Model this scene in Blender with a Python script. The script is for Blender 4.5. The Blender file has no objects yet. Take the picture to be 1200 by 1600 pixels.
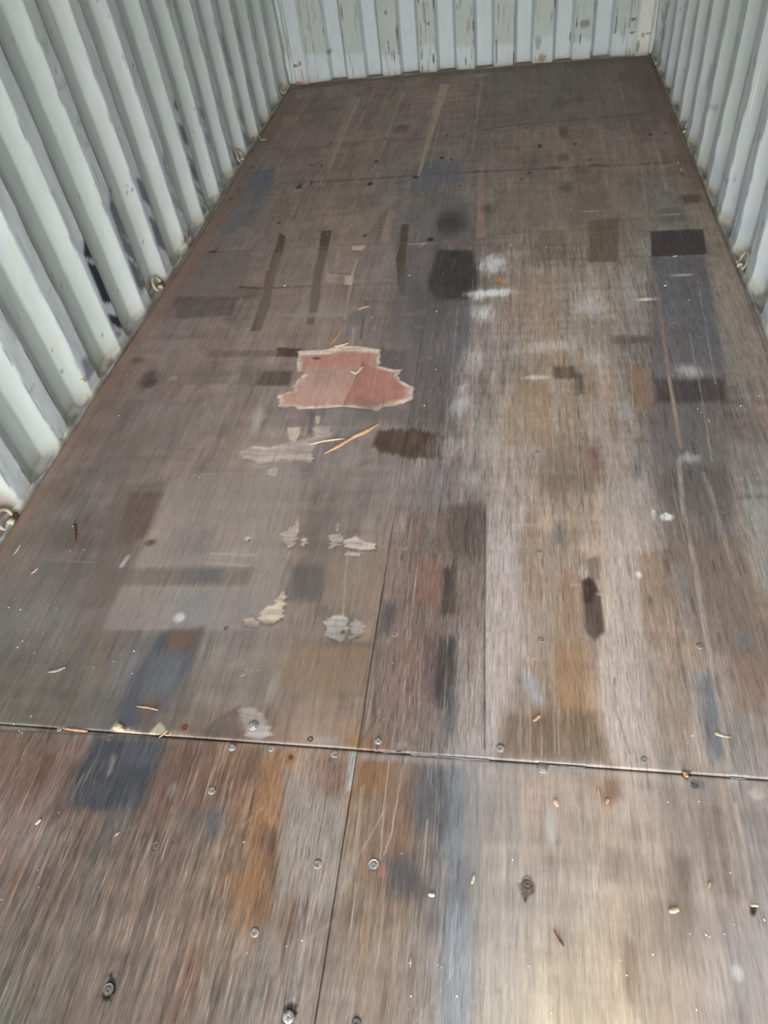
import bpy, bmesh, math, random
import numpy as np
from mathutils import Matrix, Vector

# ---------------------------------------------------------------- camera
C = bpy.context.scene.collection
scene = bpy.context.scene
F_PX = 1125.0
CAM_H = 1.5058
AX = np.array([[0.98606767, -0.01617373, 0.1655565],
               [0.12459898, 0.73119925, -0.67068827],
               [-0.11020726, 0.68197219, 0.72302717]])
cam_data = bpy.data.cameras.new('camera')
cam = bpy.data.objects.new('camera', cam_data)
C.objects.link(cam)
m4 = Matrix.Identity(4)
for r_ in range(3):
    for c_ in range(3):
        m4[r_][c_] = AX[r_][c_]
m4.translation = Vector((0, 0, CAM_H))
cam.matrix_world = m4
cam_data.sensor_fit = 'VERTICAL'
cam_data.sensor_height = 36.0
cam_data.lens = F_PX / 1600 * 36.0
cam_data.clip_start = 0.02
scene.camera = cam

# ---------------------------------------------------------------- daylight (open doors behind the camera)
world = bpy.data.worlds.new('sky'); scene.world = world
world.use_nodes = True
wn = world.node_tree.nodes; wl = world.node_tree.links
wn.clear()
w_out = wn.new('ShaderNodeOutputWorld'); w_bg = wn.new('ShaderNodeBackground')
w_bg.inputs['Color'].default_value = (0.93, 0.97, 1.0, 1)
w_bg.inputs['Strength'].default_value = 1.75
wl.new(w_bg.outputs[0], w_out.inputs[0])
sun_d = bpy.data.lights.new('sun', 'SUN'); sun_d.energy = 2.05; sun_d.angle = math.radians(50)
sun_d.color = (1.0, 0.97, 0.92)
sun = bpy.data.objects.new('sun', sun_d); C.objects.link(sun)
# hazy sun behind the camera, shining in through the doorway
sun.rotation_euler = Vector((-0.03, 0.93, -0.30)).to_track_quat('-Z', 'Y').to_euler()
scene.view_settings.view_transform = 'Standard'
scene.view_settings.look = 'None'
scene.view_settings.gamma = 1
scene.view_settings.use_curve_mapping = False
scene.view_settings.exposure = 1.36

# ---------------------------------------------------------------- measures (metres, x across, y into the container)
XL, XR, XC = -1.490, 0.862, -0.3135        # floor edges and the middle seam
YB, Y2, Y1, YD = 5.385, 3.036, 0.677, -0.50   # back wall, second seam, first seam, door sill
HC = 2.39


def at(px, py):
    """point of the floor seen at a place of the photograph"""
    d = AX @ np.array([px - 600.0, -(py - 800.0), -F_PX])
    t = -CAM_H / d[2]
    return float(d[0] * t), float(d[1] * t)


def atv(P):
    return np.array([at(*p) for p in P])


def onx(px, py, x):
    d = AX @ np.array([px - 600.0, -(py - 800.0), -F_PX]); t = x / d[0]
    return float(d[1] * t), float(d[2] * t + CAM_H)


def ony(px, py, y):
    d = AX @ np.array([px - 600.0, -(py - 800.0), -F_PX]); t = y / d[1]
    return float(d[0] * t), float(d[2] * t + CAM_H)


def lin(c):
    c = np.asarray(c, float) / 255.0
    return np.where(c <= 0.04045, c / 12.92, ((c + 0.055) / 1.055) ** 2.4)


# ---------------------------------------------------------------- noise (numpy)
def _hash(ix, iy, seed):
    h = (ix.astype(np.int64) * 374761393 + iy.astype(np.int64) * 668265263 + seed * 1442695041) & 0xFFFFFFFF
    h = ((h ^ (h >> 13)) * 1274126177) & 0xFFFFFFFF
    h = h ^ (h >> 16)
    return (h & 0xFFFF) / 65535.0


def vnoise(x, y, seed=0):
    ix = np.floor(x); iy = np.floor(y); fx = x - ix; fy = y - iy
    fx = fx * fx * (3 - 2 * fx); fy = fy * fy * (3 - 2 * fy)
    a = _hash(ix, iy, seed); b = _hash(ix + 1, iy, seed); c = _hash(ix, iy + 1, seed); d = _hash(ix + 1, iy + 1, seed)
    return (a * (1 - fx) + b * fx) * (1 - fy) + (c * (1 - fx) + d * fx) * fy


def fbm(x, y, seed=0, n=4, gain=0.55):
    s = 0; a = 1.0; t = 0
    for i in range(n):
        s = s + a * vnoise(x * 2 ** i + 13.7 * i, y * 2 ** i - 7.1 * i, seed + i); t += a; a *= gain
    return s / t - 0.5


def sstep(a, b, x):
    t = np.clip((x - a) / (b - a), 0, 1); return t * t * (3 - 2 * t)


def poly_sd(x, y, P):
    """signed distance to a polygon, negative inside"""
    d = np.full(x.shape, 1e9); inside = np.zeros(x.shape, bool)
    n = len(P)
    for i in range(n):
        ax, ay = P[i]; bx, by = P[(i + 1) % n]
        ex, ey = bx - ax, by - ay
        t = np.clip(((x - ax) * ex + (y - ay) * ey) / (ex * ex + ey * ey + 1e-12), 0, 1)
        d = np.minimum(d, np.hypot(x - ax - t * ex, y - ay - t * ey))
        c = ((ay > y) != (by > y)) & (x < (bx - ax) * (y - ay) / (by - ay + 1e-15) + ax)
        inside ^= c
    return np.where(inside, -d, d)


def line_d(x, y, P):
    d = np.full(x.shape, 1e9)
    for (ax, ay), (bx, by) in zip(P[:-1], P[1:]):
        ex, ey = bx - ax, by - ay
        t = np.clip(((x - ax) * ex + (y - ay) * ey) / (ex * ex + ey * ey + 1e-12), 0, 1)
        d = np.minimum(d, np.hypot(x - ax - t * ex, y - ay - t * ey))
    return d


# ---------------------------------------------------------------- node materials
def new_mat(name):
    m = bpy.data.materials.new(name); m.use_nodes = True
    nt = m.node_tree; b = nt.nodes['Principled BSDF']
    return m, nt, b


def nd(nt, kind, **kw):
    n = nt.nodes.new(kind)
    for k, v in kw.items():
        if k in n.inputs: n.inputs[k].default_value = v
        else: setattr(n, k, v)
    return n


def mathn(nt, op, a, b=None, c=None):
    n = nt.nodes.new('ShaderNodeMath'); n.operation = op
    for i, v in enumerate((a, b, c)):
        if v is None: continue
        if isinstance(v, (int, float)): n.inputs[i].default_value = v
        else: nt.links.new(v, n.inputs[i])
    return n.outputs[0]


def noise_at(nt, scale3, detail=3, rough=0.6, dist=0.0, name='noise'):
    tc = nd(nt, 'ShaderNodeTexCoord'); mp = nd(nt, 'ShaderNodeMapping')
    mp.inputs['Scale'].default_value = scale3
    nt.links.new(tc.outputs['Object'], mp.inputs['Vector'])
    n = nd(nt, 'ShaderNodeTexNoise'); n.inputs['Scale'].default_value = 1.0
    n.inputs['Detail'].default_value = detail; n.inputs['Roughness'].default_value = rough
    n.inputs['Distortion'].default_value = dist
    nt.links.new(mp.outputs[0], n.inputs['Vector'])
    return n.outputs['Fac']


def remap(nt, v, a, b, c, d):
    n = nd(nt, 'ShaderNodeMapRange'); nt.links.new(v, n.inputs['Value'])
    for k, q in (('From Min', a), ('From Max', b), ('To Min', c), ('To Max', d)): n.inputs[k].default_value = q
    return n.outputs['Result']


def vmul(nt, col, fac):
    n = nt.nodes.new('ShaderNodeVectorMath'); n.operation = 'SCALE'
    nt.links.new(col, n.inputs[0]); nt.links.new(fac, n.inputs['Scale'])
    return n.outputs[0]


def mixc(nt, fac, a, b):
    n = nt.nodes.new('ShaderNodeMix'); n.data_type = 'RGBA'
    if isinstance(fac, (int, float)): n.inputs['Factor'].default_value = fac
    else: nt.links.new(fac, n.inputs['Factor'])
    for k, v in (('A', a), ('B', b)):
        s = [i for i in n.inputs if i.name == k and i.type == 'RGBA'][0]
        if isinstance(v, tuple): s.default_value = v
        else: nt.links.new(v, s)
    return [o for o in n.outputs if o.type == 'RGBA'][0]


def plywood_material():
    m, nt, b = new_mat('weathered plywood')
    at_ = nd(nt, 'ShaderNodeAttribute', attribute_name='stain')
    rg = nd(nt, 'ShaderNodeAttribute', attribute_name='wear')      # r: grain strength
    sep = nd(nt, 'ShaderNodeSeparateColor'); nt.links.new(rg.outputs['Color'], sep.inputs[0])
    g1 = noise_at(nt, (330, 16, 1), 3, 0.7)
    g2 = noise_at(nt, (700, 45, 1), 2, 0.6)
    g3 = noise_at(nt, (150, 7, 1), 3, 0.7, 0.2)
    grain = mathn(nt, 'ADD', mathn(nt, 'MULTIPLY', mathn(nt, 'SUBTRACT', g1, 0.5), 4.2),
                  mathn(nt, 'MULTIPLY', mathn(nt, 'SUBTRACT', g2, 0.5), 2.6))
    grain = mathn(nt, 'ADD', grain, mathn(nt, 'MULTIPLY', mathn(nt, 'SUBTRACT', g3, 0.5), 2.0))
    k = mathn(nt, 'ADD', 1.0, mathn(nt, 'MULTIPLY', grain, sep.outputs[0]))
    k = mathn(nt, 'MAXIMUM', k, 0.35)
    col = vmul(nt, at_.outputs['Color'], k)
    # raised pale fibres along the grain
    fib = remap(nt, noise_at(nt, (400, 12, 1), 2, 0.5), 0.60, 0.68, 0.0, 1.0)
    gate = remap(nt, noise_at(nt, (9, 4, 1), 2, 0.5), 0.45, 0.6, 0.0, 1.0)
    fac = mathn(nt, 'MULTIPLY', mathn(nt, 'MULTIPLY', fib, gate), mathn(nt, 'MULTIPLY', sep.outputs[0], 0.9))
    col = mixc(nt, fac, col, (0.42, 0.36, 0.30, 1))
    # dark pores
    por = remap(nt, noise_at(nt, (420, 18, 1), 2, 0.5), 0.32, 0.40, 1.0, 0.0)
    fac2 = mathn(nt, 'MULTIPLY', por, mathn(nt, 'MULTIPLY', sep.outputs[0], 0.8))
    col = mixc(nt, fac2, col, (0.055, 0.042, 0.036, 1))
    # dust speckle
    dust = remap(nt, noise_at(nt, (330, 330, 1), 2, 0.5), 0.72, 0.78, 0.0, 0.45)
    col = mixc(nt, dust, col, (0.55, 0.52, 0.48, 1))
    nt.links.new(col, b.inputs['Base Color'])
    r = remap(nt, noise_at(nt, (6, 3, 1), 3, 0.6), 0.3, 0.7, 0.50, 0.68)
    nt.links.new(r, b.inputs['Roughness'])
    b.inputs['Specular IOR Level'].default_value = 0.35
    bp = nd(nt, 'ShaderNodeBump'); bp.inputs['Strength'].default_value = 0.35
    bp.inputs['Distance'].default_value = 0.002
    nt.links.new(mathn(nt, 'MULTIPLY', grain, sep.outputs[0]), bp.inputs['Height'])
    nt.links.new(bp.outputs[0], b.inputs['Normal'])
    return m


def paint_material():
    m, nt, b = new_mat('old container paint')
    at_ = nd(nt, 'ShaderNodeAttribute', attribute_name='stain')
    n = noise_at(nt, (26, 26, 8), 4, 0.6)
    col = vmul(nt, at_.outputs['Color'], remap(nt, n, 0.3, 0.7, 0.94, 1.05))
    # small dark chips in the paint
    chip = remap(nt, noise_at(nt, (60, 60, 22), 3, 0.6), 0.735, 0.76, 0.0, 0.75)
    col = mixc(nt, chip, col, (0.13, 0.13, 0.12, 1))
    nt.links.new(col, b.inputs['Base Color'])
    b.inputs['Roughness'].default_value = 0.5
    b.inputs['Specular IOR Level'].default_value = 0.4
    bp = nd(nt, 'ShaderNodeBump'); bp.inputs['Strength'].default_value = 0.25; bp.inputs['Distance'].default_value = 0.003
    nt.links.new(noise_at(nt, (14, 14, 5), 4, 0.6), bp.inputs['Height'])
    nt.links.new(bp.outputs[0], b.inputs['Normal'])
    return m


def plain(name, rgb, rough=0.7, metal=0.0, var=0.15, scale=60.0, rgb2=None, bump=0.2, stretch=(1, 1, 1)):
    m, nt, b = new_mat(name)
    c = tuple(lin(rgb)) + (1,)
    c2 = tuple(lin(rgb2)) + (1,) if rgb2 is not None else tuple(x * (1 - var) for x in c[:3]) + (1,)
    n = noise_at(nt, tuple(scale * s for s in stretch), 4, 0.6)
    f = remap(nt, n, 0.35, 0.65, 0.0, 1.0)
    nt.links.new(mixc(nt, f, c, c2), b.inputs['Base Color'])
    b.inputs['Roughness'].default_value = rough; b.inputs['Metallic'].default_value = metal
    bp = nd(nt, 'ShaderNodeBump'); bp.inputs['Strength'].default_value = bump; bp.inputs['Distance'].default_value = 0.002
    nt.links.new(n, bp.inputs['Height']); nt.links.new(bp.outputs[0], b.inputs['Normal'])
    return m


def link_mesh(name, verts, faces, mat, parent=None, smooth=True):
    me = bpy.data.meshes.new(name)
    me.from_pydata([tuple(v) for v in verts], [], faces)
    me.materials.append(mat)
    if smooth: me.polygons.foreach_set('use_smooth', [True] * len(me.polygons))
    me.update()
    o = bpy.data.objects.new(name, me); C.objects.link(o)
    if parent is not None: o.parent = parent
    return o


def grid_mesh(name, X, Y, Z, mat, col=None, wear=None, parent=None, skirt=0.0, flip=False):
    """X, Y, Z: 2-D arrays of one sheet; skirt closes the sides downward"""
    nr, nc = X.shape
    co = np.stack([X, Y, Z], -1).reshape(-1, 3)
    idx = np.arange(nr * nc).reshape(nr, nc)
    q = np.stack([idx[:-1, :-1], idx[:-1, 1:], idx[1:, 1:], idx[1:, :-1]], -1).reshape(-1, 4)
    if flip: q = q[:, ::-1]
    nv = len(co)
    if skirt:
        ring = np.concatenate([idx[0, :], idx[1:, -1], idx[-1, -2::-1], idx[-2:0:-1, 0]])
        low = co[ring].copy(); low[:, 2] -= skirt
        co = np.concatenate([co, low]); k = len(ring); li = nv + np.arange(k)
        nx = np.roll(np.arange(k), -1)
        sk = np.stack([ring, li, li[nx], ring[nx]], -1)
        q = np.concatenate([q, sk])
    me = bpy.data.meshes.new(name)
    me.vertices.add(len(co)); me.vertices.foreach_set('co', co.astype(np.float32).ravel())
    me.loops.add(len(q) * 4); me.loops.foreach_set('vertex_index', q.astype(np.int32).ravel())
    me.polygons.add(len(q)); me.polygons.foreach_set('loop_start', (np.arange(len(q)) * 4).astype(np.int32))
    try: me.polygons.foreach_set('loop_total', np.full(len(q), 4, np.int32))
    except Exception: pass
    sm = np.ones(len(q), bool)
    if skirt: sm[-len(sk):] = False
    me.polygons.foreach_set('use_smooth', sm)
    me.update(calc_edges=True)
    for nm, a in (('stain', col), ('wear', wear)):
        if a is None: continue
        at_ = me.color_attributes.new(nm, 'FLOAT_COLOR', 'POINT')
        full = np.ones((len(co), 4), np.float32)
        full[:nv, :3] = a.reshape(-1, 3)
        if skirt: full[nv:, :3] = a.reshape(-1, 3)[ring] * 0.6
        at_.data.foreach_set('color', full.ravel())
    me.materials.append(mat)
    o = bpy.data.objects.new(name, me); C.objects.link(o)
    if parent is not None: o.parent = parent
    return o

# ---------------------------------------------------------------- materials
M_PLY = plywood_material()
M_PAINT = paint_material()
M_SUB = plain('dark underfloor', (38, 33, 30), 0.95, var=0.4)
M_CAULK = plain('dirty sealant', (158, 152, 140), 0.85, scale=45, rgb2=(106, 98, 88), bump=0.8)
M_RAIL = plain('painted rail', (168, 168, 166), 0.7, scale=18, rgb2=(140, 136, 132), bump=0.4)
M_GROUND = plain('pale bounce ground', (150, 146, 140), 0.95, scale=2, var=0.1)
M_ZINC = plain('dull zinc', (176, 172, 170), 0.42, 0.4, scale=220, rgb2=(105, 98, 96), bump=0.6)
M_RUST = plain('rust', (112, 68, 46), 0.9, 0.1, scale=180, rgb2=(66, 44, 36), bump=0.8)
M_GREYPAINT = plain('painted screw', (150, 142, 138), 0.55, 0.1, scale=200, rgb2=(98, 88, 84), bump=0.5)
M_DARKMETAL = plain('dark screw', (112, 102, 96), 0.55, 0.3, scale=200, rgb2=(74, 66, 62), bump=0.6)
M_RING = plain('painted ring steel', (200, 198, 184), 0.6, 0.05, scale=40, rgb2=(172, 156, 130), bump=0.5)
M_WELD = plain('weld paint', (214, 216, 208), 0.5, scale=120, var=0.12, bump=0.5)
M_WOOD = plain('fresh splinter wood', (186, 154, 122), 0.8, scale=60, rgb2=(150, 112, 84), stretch=(1, 14, 14))
M_PALEWOOD = plain('pale splinter wood', (200, 182, 162), 0.8, scale=60, rgb2=(168, 142, 118), stretch=(1, 14, 14))
M_TWIG = plain('brown twig', (128, 78, 56), 0.85, scale=160, rgb2=(84, 50, 40))
M_LEAF = plain('dry leaf', (196, 146, 94), 0.75, scale=90, rgb2=(164, 110, 66))
M_FLAKE = plain('white flake', (226, 224, 216), 0.7, scale=150, var=0.12)
M_VENEER = plain('torn veneer', (190, 162, 142), 0.8, scale=90, rgb2=(150, 122, 104), stretch=(6, 1, 1))
M_GREYVENEER = plain('grey veneer lip', (150, 142, 136), 0.8, scale=90, rgb2=(118, 108, 102), stretch=(6, 1, 1))


def struct(o):
    o['kind'] = 'structure'; return o


def box_mesh(name, x0, x1, y0, y1, z0, z1, mat, parent=None):
    v = [(x, y, z) for z in (z0, z1) for y in (y0, y1) for x in (x0, x1)]
    f = [(0, 2, 3, 1), (4, 5, 7, 6), (0, 1, 5, 4), (2, 6, 7, 3), (0, 4, 6, 2), (1, 3, 7, 5)]
    return link_mesh(name, v, f, mat, parent, smooth=False)


# ---------------------------------------------------------------- corrugated walls
PER = 0.279


def profile(u):
    """u: distance past a crest's far edge, in metres; returns 0 at the crest .. 1 in the recess"""
    u = np.mod(u, PER)
    a, b, c = 0.066, 0.139, 0.205
    r = 0.006
    d = np.where(u < a, u / a, np.where(u < b, 1.0, np.where(u < c, 1 - (u - b) / (c - b), 0.0)))
    return d


def rounded(u):
    return sum(profile(u + k) for k in (-0.004, -0.002, 0, 0.002, 0.004)) / 5


def paint_base(a, z, depth, crest, seed):
    """a: distance along the wall, z: height; albedo of the old paint, its repaints, scrapes and grime"""
    green = lin((198, 207, 203)); blue = lin((203, 211, 216)); pale = lin((208, 215, 213))
    n1 = vnoise(a * 1.7, z * 1.2, seed); n2 = fbm(a * 5, z * 3, seed + 5)
    col = green * np.ones(a.shape + (3,))
    f = sstep(0.35, 0.75, n1 + 0.5 * n2)[..., None]
    col = col * (1 - f) + pale * f
    # crests touched up in a bluer grey low down
    lim = 0.75 + 0.5 * vnoise(np.floor(a / PER + 0.5) * 3.3, z * 0 + 1.5, seed + 9) + 0.10 * fbm(a * 20, z * 12, seed + 2)
    f = (sstep(0.05, -0.05, z - lim) * crest * 0.7)[..., None]
    col = col * (1 - f) + blue * f
    # darker green-grey crests higher up
    f = (sstep(0.0, 0.4, z - lim) * crest * 0.30)[..., None]
    col = col * (1 - f) + lin((160, 168, 156)) * f
    # rubbed streaks on the crests
    s = fbm(a * 90, z * 7, seed + 20, 4)
    f = (sstep(0.10, 0.32, s) * crest * 0.42)[..., None]
    col = col * (1 - f) + lin((108, 110, 110)) * f
    s = fbm(a * 16, z * 26, seed + 23, 4)
    f = (sstep(0.16, 0.30, s) * crest * 0.35)[..., None]
    col = col * (1 - f) + lin((120, 122, 124)) * f
    s = fbm(a * 34, z * 12, seed + 26, 4)
    f = (sstep(0.25, 0.31, s) * (1 - crest) * 0.55)[..., None]
    col = col * (1 - f) + lin((206, 206, 190)) * f
    s = fbm(a * 50, z * 40, seed + 27, 3)
    f = (sstep(0.33, 0.37, s) * 0.7)[..., None]
    col = col * (1 - f) + lin((96, 92, 84)) * f
    # grime over the sealant line
    g = np.exp(-np.maximum(z - 0.005, 0) / 0.028) * (0.55 + 0.9 * vnoise(a * 22, z * 30, seed + 30))
    f = np.clip(g, 0, 0.85)[..., None]
    col = col * (1 - f) + lin((150, 138, 112)) * f
    return col


def scuff(col, a, z, P, rgb, amt, seed, soft=0.006, fa=60, fz=28, tilt=0.0, th=(-.05, .12)):
    sd = poly_sd(a, z, P)
    w = sstep(soft, -soft, sd)
    n = fbm(a * fa, (z + tilt * a) * fz, seed, 4)
    f = (w * sstep(th[0], th[1], n) * amt)[..., None]
    return col * (1 - f) + lin(rgb) * f


def side_wall(name, side, fold, y_end, seed, marks):
    xin = XL - 0.008 if side < 0 else XR + 0.008
    ys = [YD]
    y = YD
    while y < y_end:
        u = (y - fold) % PER
        near = min(abs(u - q) for q in (0, 0.066, 0.139, 0.205, PER))
        y += 0.0025 if near < 0.009 else 0.008
        ys.append(min(y, y_end))
    ys = np.array(ys)
    zs = np.concatenate([np.arange(-0.03, 1.35, 0.012), np.arange(1.35, HC + 0.031, 0.08), [HC + 0.03]])
    Y, Z = np.meshgrid(ys, zs)
    D = rounded(Y - fold)
    wob = 0.010 * fbm(Y * 2.2, Z * 2.0, seed + 50, 3) + 0.0035 * fbm(Y * 22, Z * 9, seed + 60, 2)
    off = 0.036 * D + wob * sstep(0.0, 0.12, Z)
    X = xin + (-off if side < 0 else off)
    u = np.mod(Y - fold + 0.004 * fbm(Y * 4, Z * 18, seed + 3, 3), PER)
    crest = ((u > 0.200) | (u < 0.004)).astype(float)
    col = paint_base(Y, Z, D, crest, seed)
    # broken dark line along the far edge of each crest
    e = np.minimum(u, PER - u)
    line = sstep(0.007, 0.001, e) * sstep(-0.08, 0.12, fbm(Y * 0.9, Z * 7, seed + 70, 4)) * 0.85
    col = col * (1 - line[..., None]) + lin((52, 52, 50)) * line[..., None]
    e2 = np.abs(u - 0.203)
    line = sstep(0.006, 0.001, e2) * sstep(0.08, 0.22, fbm(Y * 1.3, Z * 11, seed + 75, 4)) * 0.6
    col = col * (1 - line[..., None]) + lin((80, 78, 70)) * line[..., None]
    col = marks(col, Y, Z, crest)
    return struct(grid_mesh(name, X, Y, Z, M_PAINT, col, flip=side > 0))


FL_, FR_ = 2.030, 2.070


def left_marks(col, Y, Z, crest):
    # tyre-like dark scrapes low on three crests, streaks running obliquely
    def cr(k): f = FL_ + PER * k; return f - 0.074, f + 0.004
    for k, z0, z1, amt, th, sd, rgb in ((1, .05, .43, 1.0, (-.13, -.03), 2, (44, 48, 62)), (2, .08, .47, .8, (-.02, .09), 3, (54, 58, 72)),
                                   (3, .06, .46, .8, (-.04, .08), 4, (74, 78, 90)), (0, .06, .24, .7, (.0, .12), 5, (92, 98, 112)),
                                   (4, .02, .42, .5, (.0, .14), 6, (96, 98, 100)), (5, .02, .55, .8, (-.02, .12), 7, (76, 78, 80)),
                                   (6, .02, .5, .6, (.0, .14), 8, (90, 92, 94)), (7, .02, .6, .6, (.0, .14), 9, (90, 92, 94)), (8, .02, .6, .6, (.0, .14), 10, (96, 98, 98)), (9, .02, .6, .5, (.0, .14), 11, (100, 100, 98))):
        a0, a1 = cr(k)
        col = scuff(col, Y, Z, [(a0, z0), (a1, z0), (a1, z1), (a0, z1)], (190, 194, 208), .6, 140 + sd, .02, 10, 18, 0.8, (-.1, .1))
        col = scuff(col, Y, Z, [(a0 + .012, z0), (a1 - .002, z0), (a1 - .002, z1), (a0 + .03, z1 - .04)], rgb, amt, 100 + sd, .008, 7, 19, .9, th)
    # rust weeping at the foot of the wall
    for a0, r in ((2.70, .035), (1.32, .09), (3.13, .03), (4.07, .035), (2.05, .02), (3.08, .04)):
        d = np.hypot(Y - a0, (Z - .02) * 0.7) + 0.02 * fbm(Y * 60, Z * 60, 5)
        f = (sstep(r, r * .3, d) * .75)[..., None]
        col = col * (1 - f) + lin((128, 84, 52)) * f
    return col


def right_marks(col, Y, Z, crest):
    f = (sstep(0.05, -0.02, poly_sd(Y, Z, [(3.98, .04), (4.10, .04), (4.12, .22), (4.03, .22)])) * .5)[..., None]
    col = col * (1 - f) + lin((205, 208, 226)) * f
    col = scuff(col, Y, Z, [(3.6, .25), (3.9, .25), (3.9, .45), (3.6, .45)], (120, 122, 128), .6, 190, .02, 40, 14, .5, (.04, .2))
    col = scuff(col, Y, Z, [(5.0, .0), (5.385, .0), (5.385, .6), (5.0, .6)], (92, 96, 98), .6, 191, .02, 30, 14, .5, (.0, .2))
    n = fbm(Y * 12, Z * 9, 195)
    f = (sstep(.5, -.0, Z) * sstep(-.1, .3, n) * .45)[..., None]
    col = col * (1 - f) + lin((176, 184, 206)) * f
    for a0, r in ((2.71, .03), (4.05, .04), (3.75, .05), (3.46, .05), (2.45, .04), (5.15, .04)):
        d = np.hypot(Y - a0, (Z - .02) * 0.9) + 0.02 * fbm(Y * 60, Z * 60, 5)
        f = (sstep(r, r * .3, d) * .6)[..., None]
        col = col * (1 - f) + lin((132, 108, 84)) * f
    return col


side_wall('wall_left', -1, FL_, YB, 11, left_marks)
side_wall('wall_right', 1, FR_, YB, 37, right_marks)

# back wall: nine recesses between scraped crests
REC = [(-1.214, -1.096), (-.970, -.856), (-.731, -.603), (-.489, -.362), (-.243, -.118), (.012, .128), (.256, .377), (.496, .615)]
xs = np.arange(XL - 0.06, XR + 0.0601, 0.004)
zs = np.concatenate([np.arange(-0.03, 0.8, 0.008), np.arange(0.8, HC + .031, 0.08), [HC + .03]])
X, Z = np.meshgrid(xs, zs)


def back_depth(x):
    d = np.zeros(x.shape)
    for a, b in REC:
        d = np.maximum(d, np.clip(np.minimum(x - a + .002, b + .002 - x) / 0.018, 0, 1))
    return d


D = (back_depth(X - .003) + back_depth(X) + back_depth(X + .003)) / 3
Yb = YB + 0.002 + 0.040 * D + 0.006 * fbm(X * 2, Z * 2, 71)
crest = (D < 0.25).astype(float)
white = lin((188, 198, 201)); dirty = lin((170, 178, 171)); lowblue = lin((192, 201, 204))
n1 = fbm(X * 4, Z * 4, 80)
col = white * np.ones(X.shape + (3,))
f = (crest * (0.85 + 0.3 * n1))[..., None]; f = np.clip(f, 0, 1)
col = col * (1 - f) + dirty * f
lim = 0.10 + 0.10 * vnoise(np.floor((X + 1.1) / .2445) * 2.7, X * 0 + .3, 81) + 0.05 * fbm(X * 25, Z * 20, 82)
f = (sstep(.015, -.015, Z - lim) * crest * .85)[..., None]
col = col * (1 - f) + lowblue * f
s = fbm(X * 70, Z * 8, 84)
f = (sstep(.12, .30, s) * crest * .6)[..., None]
col = col * (1 - f) + lin((116, 116, 104)) * f
for a, b in REC:
    for e, sg in ((b + .016, 1), (a - .004, 1)):
        f = sstep(.007, .001, np.abs(X - e)) * sstep(.06, .2, fbm(X * 3, Z * 9 + e * 7, 86)) * .9
        col = col * (1 - f[..., None]) + lin((58, 52, 44)) * f[..., None]
# rust lines and chips in the corner panels
for x0, z0, z1, w, c, a in ((-1.300, 0, .6, .004, (104, 74, 52), .8), (.712, .05, .6, .004, (138, 92, 60), .9), (-1.352, 0, .6, .006, (92, 84, 72), .6), (.750, 0, .7, .005, (120, 122, 118), .6)):
    f = sstep(w, w * .3, np.abs(X - x0 + .006 * fbm(X * 0, Z * 9, 88))) * sstep(z1, z1 - .2, Z) * a * sstep(-.25, .1, fbm(X * 2, Z * 14, 89))
    col = col * (1 - f[..., None]) + lin(c) * f[..., None]
for x0, z0, rx, rz, c in ((-.855 + .06, .36, .012, .012, (100, 96, 86)), (-.53, .28, .007, .010, (92, 56, 42)), (.44, .20, .035, .03, (112, 120, 118)), (.735, .20, .016, .007, (50, 46, 40)),
                          (.735, .13, .016, .008, (56, 50, 42)), (.16, .12, .02, .05, (140, 148, 150)), (-1.20, .17, .02, .02, (130, 138, 134)), (.42, .12, .006, .03, (60, 56, 50)), (.19, .03, .03, .03, (140, 118, 92)), (-.77, .11, .005, .04, (60, 56, 48)), (-.80, .17, .004, .05, (70, 64, 54)),
                          (-.51, .08, .008, .03, (72, 62, 50)), (-.30, .05, .006, .03, (60, 56, 50)), (-.55, .3, .004, .1, (70, 64, 54)), (-.09, .3, .004, .06, (70, 66, 58)), (.36, .13, .006, .03, (66, 60, 54))):
    d = np.hypot((X - x0) / rx, (Z - z0) / rz) + 1.2 * fbm(X * 80, Z * 60, 90)
    f = (sstep(1.1, .6, d) * .85)[..., None]
    col = col * (1 - f) + lin(c) * f
g = np.exp(-np.maximum(Z, 0) / 0.014) * (0.5 + 0.9 * vnoise(X * 20, Z * 30, 91))
f = np.clip(g, 0, .85)[..., None]
col = col * (1 - f) + lin((122, 104, 80)) * f
struct(grid_mesh('wall_back', X, Yb, Z, M_PAINT, col))


# corner posts at the back
def corner_post(name, x0, x1, seed, spots, tint):
    xs = np.arange(x0, x1 + .0001, .0035); zs = np.concatenate([np.arange(0.0, .8, .008), np.arange(.85, HC, .1), [HC]])
    X, Z = np.meshgrid(xs, zs)
    edge = np.minimum(X - x0, x1 - X)
    Yp = YB - 0.012 + 0.014 * sstep(.010, .0, edge) + .002 * fbm(X * 12, Z * 8, seed)
    col = lin(tint) * np.ones(X.shape + (3,)) * (1 + .10 * fbm(X * 20, Z * 8, seed + 1))[..., None]
    for (sx, sz, rx, rz, c) in spots:
        d = np.hypot((X - sx) / rx, (Z - sz) / rz) + .8 * fbm(X * 90, Z * 60, seed + 2)
        f = (sstep(1.1, .5, d) * .85)[..., None]
        col = col * (1 - f) + lin(c) * f
    g = np.exp(-np.maximum(Z, 0) / 0.018); f = np.clip(g, 0, .7)[..., None]
    col = col * (1 - f) + lin((134, 96, 66)) * f
    return struct(grid_mesh(name, X, Yp, Z, M_PAINT, col))


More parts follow.
